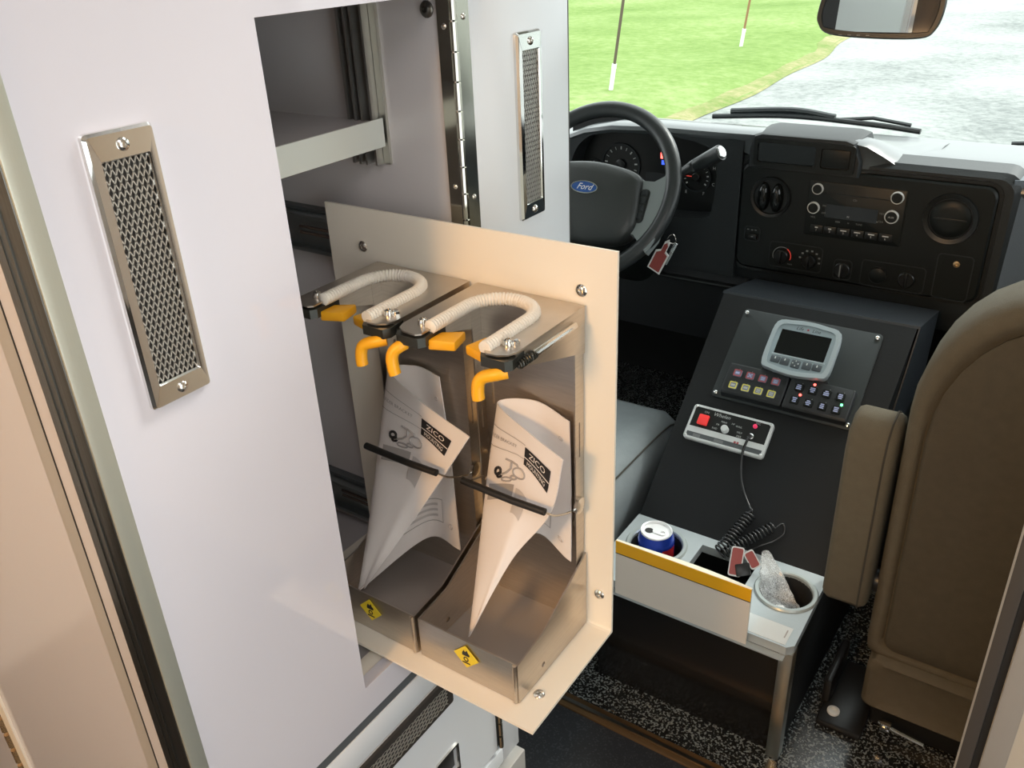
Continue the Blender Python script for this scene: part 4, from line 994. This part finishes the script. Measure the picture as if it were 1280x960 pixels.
# clear bag
bag = MB(); rows = []
A0 = Vector((0.074, 1.180, 0.452)); A1 = Vector((0.128, 1.128, 0.372)); sd = Vector((0.75, 0.66, 0))
rn = random.Random(3)
for i in range(15):
    t = i/14; wdt = 0.008 + 0.036*t**0.8; row = []
    for j in range(19):
        a = 2*PI*j/18
        p = A0.lerp(A1, t) + sd*wdt*math.cos(a)*0.8 + Vector((-0.45, 0.5, 0.65))*(wdt*0.34)*math.sin(a)
        n_ = 0.0028*min(1, t*3)
        if j < 18: p += Vector((rn.uniform(-n_, n_), rn.uniform(-n_, n_), rn.uniform(-n_, n_)*1.2))
        row.append(p)
    row[18] = row[0].copy(); rows.append(row)
bag.grid(rows)
tag(obj('plastic_bag', bag, 'clear_plastic', None, angle=20), 'crumpled clear plastic bag poking out of the cup holder', 'plastic bag')

# ================================================================== EQUIPMENT ON THE CONSOLE SLOPE
def on(u, v, n): return ST @ Matrix.Translation((u, v, n))
ep = thing('switch_plate', tuple(ST @ Vector((0, 0.37, 0))), 'dark grey metal mounting plate on the console slope', 'plate')
obj('plate', MB(on(0, 0.367, 0)).loft([[(p[0], p[1], 0.0005) for p in rrect(0.266, 0.200, 0.008, 4)], [(p[0], p[1], 0.0025) for p in rrect(0.266, 0.200, 0.008, 4)], [(p[0], p[1], 0.003) for p in rrect(0.264, 0.198, 0.008, 4)]]), 'switch_plate', ep)
for x in (-0.125, 0.124):
    for v in (0.457, 0.275): screw(on(x, v, 0.003), 0.0048, ep, 'chrome', 'dome_nut', 0.005)
# monitor
mo = thing('display_monitor', tuple(ST @ Vector((0.006, 0.393, 0.003))), 'silver framed small display with five buttons on the switch plate', 'monitor')
def mon_out(kx, ky):
    L = []
    top = [(-0.060, 0.046), (-0.03, 0.0545), (0, 0.057), (0.03, 0.0545), (0.060, 0.046)]
    rt = [(0.0645, 0.0), (0.0620, -0.046)]
    bt = [(0.045, -0.0545), (0.0, -0.060), (-0.045, -0.0545), (-0.0620, -0.046), (-0.0645, 0.0)]
    return [(p.x*kx, p.y*ky) for p in catmull(top+rt+bt, 4, True)]
MC = on(0.006, 0.393, 0.003)
obj('case', MB(MC).loft([[(*p, 0) for p in mon_out(0.92, 0.90)], [(*p, 0.012) for p in mon_out(0.98, 0.97)], [(*p, 0.024) for p in mon_out(1, 1)], [(*p, 0.027) for p in mon_out(0.985, 0.985)]], (True, False)), 'bezel_silver', mo)
bz = obj('bezel', MB(MC).plate(mon_out(0.985, 0.985), [mon_out(0.86, 0.84)], 0.0245, 0.0285), 'bezel_silver', mo)
obj('inner_bezel', MB(MC).plate(mon_out(0.87, 0.85), [rrect(0.094, 0.053, 0.002, 2, 0.0, 0.0065)], 0.022, 0.0262), 'bezel_inner', mo)
obj('screen', MB(MC).box((-0.0475, -0.0205, 0.022), (0.0475, 0.0335, 0.0245)), 'screen_black', mo, smooth=False)
obj('screen_rim', MB(MC).box((-0.049, -0.0235, 0.0255), (0.050, -0.0205, 0.0272)), 'bezel_silver', mo, smooth=False)
for k, x in enumerate((-0.039, -0.0205, 0.0, 0.0205, 0.039)):
    b = obj('button', MB(MC).box((x-0.0085, -0.043+abs(x)*0.08, 0.024), (x+0.0085, -0.026, 0.0285), 0.002), 'button_grey', mo)
    if k == 2:
        for dx_, dy_ in ((0, 0.005), (0, -0.005), (-0.005, 0), (0.005, 0)): obj('button_mark', MB(MC).box((x+dx_-0.001, -0.034+dy_-0.001, 0.0285), (x+dx_+0.001, -0.034+dy_+0.001, 0.0288)), 'siren_white', b, smooth=False)
    else: obj('button_mark', MB(MC).box((x-0.001, -0.033, 0.0285), (x+0.001, -0.0285, 0.0288)), 'siren_white', b, smooth=False)
text('monitor_text', 'Life', 0.0095, MC @ Matrix.Translation((-0.015, 0.0395, 0.0264)), 'print_black', mo, 0.25)
text('monitor_text', 'Line', 0.0095, MC @ Matrix.Translation((0.016, 0.0395, 0.0264)), 'print_black', mo, 0.25)
obj('monitor_star', MB(MC @ Matrix.Translation((0.0005, 0.0395, 0.0264))).prism([(0.0025*(1 if k % 2 else 0.5)*math.cos(k*PI/6), 0.0025*(1 if k % 2 else 0.5)*math.sin(k*PI/6)) for k in range(12)], 0, 0.0002), 'can_red', mo, smooth=False)
for x in (-0.050, 0.050): obj('foot', MB(MC).box((x-0.012, -0.058, -0.001), (x+0.012, -0.045, 0.014), 0.003), 'black_plastic', mo)
# two switch boxes
def switch_box(cu, lab):
    t = thing('switch_box', tuple(ST @ Vector((cu, 0.307, 0.003))), lab, 'switch panel', 'switch boxes on the console')
    T = on(cu, 0.307, 0.003)
    obj('box', MB(T).loft([[(p[0], p[1], 0) for p in rrect(0.118, 0.066, 0.003, 3, 0, -0.002)], [(p[0], p[1], 0.014) for p in rrect(0.117, 0.064, 0.003, 3, 0, -0.001)], [(p[0], p[1], 0.0165) for p in rrect(0.114, 0.060, 0.003, 3)], [(p[0], p[1], 0.017) for p in rrect(0.112, 0.058, 0.003, 3)]]), 'switch_box', t)
    return t, T @ Matrix.Translation((0, 0, 0.017))
t1, T1 = switch_box(-0.0555, 'black switch box with red and yellow framed buttons')
def framed(T, x, y, m, parent, icon):
    b = obj('switch_button', MB(T).loft([[(p[0], p[1], 0) for p in rrect(0.0160, 0.0150, 0.0025, 3, x, y)], [(p[0], p[1], 0.0022) for p in rrect(0.0150, 0.0140, 0.002, 3, x, y)]]), 'button_ink' if icon != 'dark' else 'dash_panel', parent)
    obj('button_frame', MB(T).plate(rrect(0.0150, 0.0142, 0.002, 3, x, y), [rrect(0.0108, 0.0100, 0.001, 2, x, y)], 0.0022, 0.0027), m, b)
    ic = MB(T)
    if icon == 'X':
        for s in (-1, 1):
            ic.loft([[(x-0.004, y-s*0.004-0.0012, 0.0028), (x-0.004, y-s*0.004+0.0012, 0.0028)], [(x+0.004, y+s*0.004-0.0012, 0.0028), (x+0.004, y+s*0.004+0.0012, 0.0028)]], (False, False), False)
    elif icon == 'bars':
        for k in (-1, 0, 1): ic.box((x-0.0035, y+k*0.0025-0.0007, 0.0022), (x+0.0035, y+k*0.0025+0.0007, 0.0026))
    else: ic.box((x-0.0038, y-0.0018, 0.0022), (x+0.0038, y+0.0020, 0.0026))
    obj('button_icon', ic, 'button_lilac' if m == 'button_red' else 'legend', b, smooth=False)
    obj('indicator', MB(T).box((x+0.0006, y+0.0085, 0), (x+0.0018, y+0.0102, 0.0006)), 'legend_dim', b, smooth=False)
for k, ic in enumerate(('wide', 'X', 'bars', 'bars')): framed(T1, -0.0375+k*0.0247, 0.011, 'button_red', t1, ic)
for k, ic in enumerate(('wide', 'wide', 'bars', 'bars')): framed(T1, -0.0375+k*0.0247, -0.0155, 'button_yellow', t1, ic)
t2, T2 = switch_box(0.0635, 'black switch box with lit red and green indicators')
for r_, y in enumerate((0.011, -0.0155)):
    for k in range(4):
        x = -0.0385+k*0.025
        b = obj('switch_button', MB(T2).loft([[(p[0], p[1], 0) for p in rrect(0.0165, 0.0160, 0.0025, 3, x, y)], [(p[0], p[1], 0.0022) for p in rrect(0.0150, 0.0145, 0.002, 3, x, y)]]), 'dash_panel', t2)
        ic = MB(T2); rn = random.Random(r_*7+k)
        for q in range(3):
            w0 = rn.uniform(0.003, 0.0052); ic.box((x-w0, y-0.0045+q*0.0036, 0.0022), (x+w0*0.9, y-0.0023+q*0.0036, 0.0026))
        obj('button_text', ic, 'button_lilac', b, smooth=False)
        obj('indicator', MB(T2).box((x+0.0035, y+0.0085, 0), (x+0.0048, y+0.0102, 0.0006)), 'legend_dim', b, smooth=False)
for x, y, m in ((-0.0135, 0.0235, 'led_red'), (-0.0320, -0.0030, 'led_red'), (0.0425, -0.0035, 'led_green')):
    obj('indicator_light', MB(T2 @ Matrix.Translation((x, y, 0))).lathe([(0.0024, 0), (0.0024, 0.001), (0.0014, 0.0022), (0, 0.0025)], 12), m, t2)
# siren controller
si = thing('siren_controller', tuple(ST @ Vector((-0.075, 0.205, 0))), 'black and silver siren control head with red rocker switch', 'siren control')
T3 = on(-0.0745, 0.2045, 0)
obj('flange', MB(T3).loft([[(p[0], p[1], 0.0003) for p in rrect(0.157, 0.072, 0.006, 4)], [(p[0], p[1], 0.009) for p in rrect(0.157, 0.072, 0.006, 4)], [(p[0], p[1], 0.0105) for p in rrect(0.153, 0.068, 0.005, 4)]], (True, False)), 'siren_white', si)
obj('rim', MB(T3).plate(rrect(0.153, 0.068, 0.005, 4), [rrect(0.147, 0.062, 0.003, 3)], 0.008, 0.0112), 'siren_white', si)
fp = obj('face', MB(T3).box((-0.0735, -0.010, 0.007), (0.0735, 0.031, 0.0102)), 'dash_black', si, smooth=False)
obj('silver_strip', MB(T3).box((-0.0735, -0.0215, 0.007), (0.0735, -0.0100, 0.0108)), 'siren_white', si, smooth=False)
gs = obj('green_strip', MB(T3).box((-0.0735, -0.031, 0.007), (0.0735, -0.0215, 0.0102)), 'grey_gap', si, smooth=False)
for u0, u1 in ((-0.060, -0.046), (-0.018, 0.0)): obj('strip_label', MB(T3).box((u0, -0.0295, 0.0102), (u1, -0.0235, 0.0105)), 'legend_dim', si, smooth=False)
for u0 in (0.019, 0.0245): obj('strip_dot', MB(T3).box((u0, -0.022, 0.0108), (u0+0.004, -0.0180, 0.0112)), 'button_red', si, smooth=False)
ro_ = obj('rocker_switch', MB(T3).box((-0.0605, -0.0045, 0.010), (-0.0405, 0.0165, 0.0165), 0.002), 'siren_red', si)
kn_ = obj('rotary_knob', MB(T3 @ Matrix.Translation((-0.0045, -0.0015, 0.010))).lathe([(0.0072, 0), (0.0068, 0.010), (0.006, 0.0115), (0, 0.0115)], 24), 'siren_white', si)
obj('pilot_light', MB(T3 @ Matrix.Translation((0.0465, 0.0205, 0.010))).lathe([(0.004, 0), (0.004, 0.004), (0.0025, 0.006), (0, 0.0065)], 16), 'led_pink', si)
obj('jack', MB(T3 @ Matrix.Translation((0.0455, -0.0015, 0.010))).lathe([(0.0058, 0), (0.0058, 0.004), (0.0040, 0.005), (0.0040, 0.002), (0, 0.002)], 20), 'silver', si)
for u, v, s, z in ((-0.020, 0.0240, 'Whelen', 0.0105), (-0.050, 0.0235, 'ON', 0.006), (-0.0115, 0.0130, 'MAN', 0.0052), (0.006, 0.0140, 'HF', 0.0052), (0.018, 0.0115, 'WAIL', 0.0052), (-0.0215, 0.0055, 'PA', 0.0052), (-0.025, -0.0035, 'RAD', 0.0052), (0.0225, 0.0005, 'YELP', 0.0052), (0.0240, -0.0070, 'PIER', 0.0052), (0.050, 0.0272, 'MIC', 0.0052)):
    text('panel_text', s, z, T3 @ Matrix.Translation((u, v, 0.0104)), 'legend', si, 0.3 if s == 'Whelen' else 0)
for u in (-0.073, 0.073):
    for v in (0.0305, -0.0305): screw(T3 @ Matrix.Translation((u, v, 0.0112)), 0.0022, si, 'chrome')
# coiled microphone lead
cdp = [(-0.029, 0.203, 0.018), (-0.029, 0.192, 0.024), (-0.032, 0.172, 0.016), (-0.030, 0.150, 0.006), (-0.020, 0.122, 0.005), (-0.006, 0.098, 0.006), (0.010, 0.078, 0.009), (0.021, 0.068, 0.014)]
lead = catmull(cdp, 8)
def helix(a, b, r, turns, ph=0):
    a, b = Vector(a), Vector(b); d = b-a; u = d.normalized().orthogonal().normalized(); v = d.normalized().cross(u); n = int(turns*14)
    return [a + d*(k/n) + (u*math.cos(2*PI*turns*k/n+ph) + v*math.sin(2*PI*turns*k/n+ph))*r for k in range(n+1)]
c1 = helix((0.021, 0.062, 0.014), (-0.006, -0.020, 0.024), 0.0095, 13)
c2 = helix((0.000, -0.026, 0.026), (0.064, 0.052, 0.014), 0.0085, 15)
tailp = catmull([c2[-1], Vector((0.078, 0.062, 0.014)), Vector((0.084, 0.048, 0.010)), Vector((0.072, 0.030, 0.008)), Vector((0.052, 0.012, 0.012)), Vector((0.040, -0.004, 0.020))], 7)
cl_ = thing('microphone_cord', tuple(ST @ Vector((0.03, 0.02, 0.01))), 'black coiled microphone lead draped down the console', 'cord')
obj('straight_lead', MB(ST).tube(list(lead) + [c1[0]], 0.0026, 8), 'cord_black', cl_, angle=70)
obj('coil', MB(ST).tube(c1 + c2 + tailp[1:], 0.0019, 7), 'cord_black', cl_, angle=70)
obj('plug', MB(ST).tube([(-0.029, 0.203, 0.013), (-0.029, 0.200, 0.026)], 0.0036, 10), 'rubber', cl_)
# red tag in the tray well
tg = thing('mic_tag', (0.045, 1.150, 0.416), 'red tag with white border lying in the shelf recess', 'tag')
GT = frame((0.040, 1.160, 0.432), (0.80, 0.55, 0.10), (-0.42, 0.55, 0.72))
for cx, w_, h_, rz in ((-0.008, 0.022, 0.050, 0.30), (0.019, 0.018, 0.032, -0.35)):
    G2 = GT @ Matrix.Translation((cx, 0, 0)) @ Matrix.Rotation(-rz, 4, 'Z')
    obj('tag_border', MB(G2).prism(rrect(w_, h_, 0.004, 3), 0, 0.002), 'tag_white', tg, smooth=False)
    obj('tag_face', MB(G2).prism(rrect(w_-0.0036, h_-0.005, 0.003, 3), 0.002, 0.0026), 'tag_red', tg, smooth=False)
obj('clip', MB(GT).box((-0.012, -0.026, -0.008), (0.014, -0.004, 0.004), 0.003), 'black_plastic', tg)

# ================================================================== SEATS
ps = thing('passenger_seat', (0.5, 1.25, FLOOR), 'olive beige fabric passenger seat seen from behind', 'seat')
def seat_outline(x0, x1, z0, z1, rt, rb, k=0.0, n=8):
    x0 += k; x1 -= k; z0 += k; z1 -= k; rx, rz = rt; L = []
    def arc(cx, cz, ax_, az, a0):
        for i in range(n+1):
            a = math.radians(a0 + 90*i/n); L.append((cx + ax_*math.cos(a), cz + az*math.sin(a)))
    arc(x1-rx, z1-rz, rx, rz, 0); arc(x0+rx, z1-rz, rx, rz, 90); arc(x0+rb, z0+rb, rb, rb, 180); arc(x1-rb, z0+rb, rb, rb, 270)
    return L
LEAN = 0.06
def seat_loop(y, k, x0=0.252, x1=0.76, z0=0.318, z1=0.985, rt=(0.15, 0.20), rb=0.02):
    return [(x, y - (z-0.6)*LEAN, z) for x, z in seat_outline(x0, x1, z0, z1, rt, rb, k)]
bk = obj('backrest', MB().loft([seat_loop(1.168, 0.026), seat_loop(1.160, 0.022), seat_loop(1.158, 0.014), seat_loop(1.165, 0.004), seat_loop(1.185, 0.0), seat_loop(1.26, 0.0), seat_loop(1.30, 0.012), seat_loop(1.315, 0.04)]), 'seat_fabric_lit', ps, angle=60)
obj('back_cover', MB().loft([seat_loop(1.168, 0.030), seat_loop(1.158, 0.029), seat_loop(1.1535, 0.034), seat_loop(1.151, 0.06), seat_loop(1.150, 0.10)]), 'seat_fabric', bk, angle=60)
sk = MB()
def skl(y, k): return [(x, y - (z-0.6)*LEAN, z) for x, z in seat_outline(0.262, 0.75, 0.212, 0.330, (0.02, 0.02), 0.018, k)]
obj('lower_skirt', sk.loft([skl(1.150, 0.020), skl(1.144, 0.010), skl(1.150, 0.002), skl(1.20, 0.0), skl(1.27, 0.01)]), 'seat_fabric_lit', ps, angle=60)
obj('cushion', MB().box((0.26, 1.25, 0.34), (0.75, 1.62, 0.50), 0.04, 4), 'seat_fabric_lit', ps, angle=60)
ar = MB()
def arl(x, k): return [(x, y, z) for y, z in [(1.150+k, 0.435), (1.156+k, 0.425+k), (1.225-k, 0.425+k), (1.240-k, 0.445), (1.240-k, 0.705), (1.228-k, 0.745-k), (1.205-k, 0.757-k), (1.175+k, 0.752-k), (1.155+k, 0.730), (1.149+k, 0.70)]]
ao = obj('armrest', ar.loft([arl(0.177, 0.012), arl(0.181, 0.003), arl(0.188, 0.0), arl(0.236, 0.0), arl(0.243, 0.003), arl(0.247, 0.012)]), 'seat_fabric_lit', ps, angle=60)
obj('armrest_seam', MB().tube([(0.234, y, z) for (_, y, z) in arl(0, -0.0008)] + [(0.234, 1.1492, 0.435)], 0.0014, 6), 'seam_dark', ao)
obj('armrest_pivot', MB(FX(0.246, 1.20, 0.455)).lathe([(0.02, 0), (0.02, 0.01), (0, 0.01)], 16), 'black_plastic', ps)
obj('pedestal', MB().box((0.28, 1.185, FLOOR-0.002), (0.74, 1.60, 0.34), 0.01), 'black_plastic', ps)
obj('slide_lever', MB().tube(catmull([(0.30, 1.158, 0.2035), (0.33, 1.152, 0.2035), (0.372, 1.150, 0.200)], 6), 0.0035, 8), 'chrome', ps)
obj('lever_clip', MB().box((0.303, 1.150, 0.193), (0.320, 1.164, 0.209), 0.002), 'chrome', ps)
obj('floor_bracket', MB().box((0.205, 1.135, FLOOR-0.002), (0.28, 1.30, FLOOR+0.012), 0.004), 'black_plastic', ps)
an = obj('anchor_bolt', MB(FZ(0.227, 1.164, FLOOR+0.012)).lathe([(0.0105, 0), (0.0105, 0.004), (0.006, 0.005), (0.006, 0.001), (0.0, 0.001)], 22), 'siren_white', ps)
obj('belt_bracket', MB().box((0.20, 1.18, FLOOR-0.002), (0.215, 1.30, FLOOR+0.06), 0.006), 'black_plastic', ps)

ds = thing('driver_seat', (-0.46, 1.28, FLOOR), 'grey driver seat cushion left of the console', 'seat')
def dl(x, kz, k): return [(x, y, z) for y, z in [(1.03, 0.33), (1.03, 0.47), (1.06, 0.505-kz), (1.20, 0.503-kz), (1.38, 0.503-kz), (1.455-k, 0.498-kz), (1.500-k, 0.475-kz), (1.515-k, 0.43), (1.505-k, 0.36), (1.48, 0.33)]]
obj('cushion', MB().loft([dl(-0.72, 0.05, 0.03), dl(-0.70, 0.015, 0.012), dl(-0.66, 0.0, 0.0), dl(-0.46, 0.012, -0.01), dl(-0.30, 0.004, 0.0), dl(-0.26, 0.0, 0.004), dl(-0.228, 0.012, 0.016), dl(-0.212, 0.045, 0.035), dl(-0.208, 0.07, 0.05)]), 'seat_grey', ds, angle=70)
obj('cushion_seam', MB().tube(catmull([(-0.222, 1.05, 0.487), (-0.222, 1.25, 0.4865), (-0.222, 1.40, 0.484), (-0.226, 1.47, 0.465), (-0.228, 1.497, 0.42)], 6), 0.0018, 6), 'seam_dark', ds)
obj('seat_base', MB().box((-0.70, 1.05, FLOOR-0.002), (-0.215, 1.46, 0.335), 0.01), 'seat_grey', ds)
obj('backrest', MB().box((-0.70, 1.0, 0.40), (-0.26, 1.10, 1.02), 0.04, 4), 'seat_grey', ds, angle=60)

# ================================================================== MIRROR AND WIPERS
mi = thing('rear_view_mirror', (0.0, 1.75, 1.245), 'black framed rear view mirror at the top of the windshield', 'mirror')
MT = frame((0.001, 1.75, 1.246), (1, 0.02, 0), (-0.0, 0.18, 0.98))
def mo2(k): return [(p.x, p.y) for p in catmull([(-0.100+k, 0.030), (-0.080, 0.043-k), (0.0, 0.048-k), (0.080, 0.043-k), (0.105-k, 0.030), (0.108-k, 0.0), (0.100-k, -0.030), (0.078, -0.045+k), (0.0, -0.047+k), (-0.080, -0.041+k), (-0.104+k, -0.022), (-0.107+k, 0.0)], 5, True)][::-1]
obj('housing', MB(MT).loft([[(*p, -0.03) for p in mo2(0.03)], [(*p, -0.012) for p in mo2(0.006)], [(*p, 0.0) for p in mo2(0.0)], [(*p, 0.005) for p in mo2(0.002)], [(*p, 0.005) for p in mo2(0.009)], [(*p, 0.0025) for p in mo2(0.010)]], (True, True)), 'mirror_case', mi)
obj('mirror_surround', MB(MT).loft([[(*p, 0.0026) for p in mo2(0.0100)], [(*p, 0.0030) for p in mo2(0.0102)]]), 'dash_glass', mi)
obj('mirror_glass', MB(MT).box((-0.070, -0.036, 0.0031), (0.062, 0.034, 0.0036)), 'mirror_glass', mi, smooth=False)
for k in range(5): obj('button_mark', MB(MT).box((-0.078+k*0.016, -0.0425+0.001*abs(k-2)*0, 0.0050), (-0.072+k*0.016, -0.0410, 0.0053)), 'legend_dim', mi, smooth=False)
obj('stem', MB().tube([(0.0, 1.765, 1.26), (0.0, 1.85, 1.32), (0.0, 1.952, 1.352)], 0.012, 10), 'mirror_case', mi)
def wiper(pts, arm, lab):
    t = thing('windshield_wiper', pts[0], lab, 'wiper', 'wipers outside the windshield')
    obj('blade', MB().tube(catmull(pts, 6), 0.007, 8), 'wiper_black', t)
    obj('arm', MB().tube(catmull(arm, 6), 0.009, 8), 'wiper_black', t)
    mid = pts[len(pts)//2]
    obj('bridge', MB().tube([(mid[0]-0.09, mid[1]+0.005, mid[2]+0.004), (mid[0], mid[1]+0.008, mid[2]+0.014), (mid[0]+0.09, mid[1]+0.005, mid[2]+0.004)], 0.005, 6), 'wiper_black', t)
wiper([(-0.507, 2.275, 0.934), (-0.30, 2.285, 0.947), (-0.10, 2.285, 0.941), (0.015, 2.28, 0.934)], [(-0.46, 2.285, 0.948), (-0.30, 2.29, 0.960), (-0.19, 2.29, 0.950)], 'black wiper resting below the mirror left of the cowl')
wiper([(0.134, 2.275, 0.907), (0.30, 2.28, 0.918), (0.52, 2.28, 0.925)], [(0.17, 2.29, 0.905), (0.30, 2.295, 0.905), (0.55, 2.30, 0.90)], 'black wiper behind the right end of the dashboard')
ho_ = MB(); rows = []
for y, z in ((2.29, 0.89), (2.36, 0.88), (2.5, 0.84), (2.75, 0.74), (2.95, 0.60), (3.0, 0.40)):
    rows.append([(x, y - 0.10*(x/0.9)**2, z - 0.05*(x/0.9)**2) for x in [-0.95 + 0.19*k for k in range(11)]])
ho_.grid(rows); tag(obj('van_hood', ho_, 'van_white', None), 'short white hood of the van below the windshield', 'hood')

# ================================================================== DOME LAMPS
for i, (loc, tgt, sz, pw, colr) in enumerate(LAMPS):
    t = thing('dome_lamp', (loc[0], loc[1], 2.0), ('warm square dome lamp toward the rear of the ceiling', 'added unseen cool white lamp on the ceiling above the aisle')[i], 'lamp')
    obj('housing', MB().box((loc[0]-sz[0]/2-0.02, loc[1]-sz[1]/2-0.02, 1.965), (loc[0]+sz[0]/2+0.02, loc[1]+sz[1]/2+0.02, 2.0), 0.004), 'van_white', t)
    obj('diffuser', MB().box((loc[0]-sz[0]/2, loc[1]-sz[1]/2, 1.955), (loc[0]+sz[0]/2, loc[1]+sz[1]/2, 1.966), 0.003), 'lamp_white', t)
for o in bpy.data.objects:
    if '_at' in o: del o['_at']
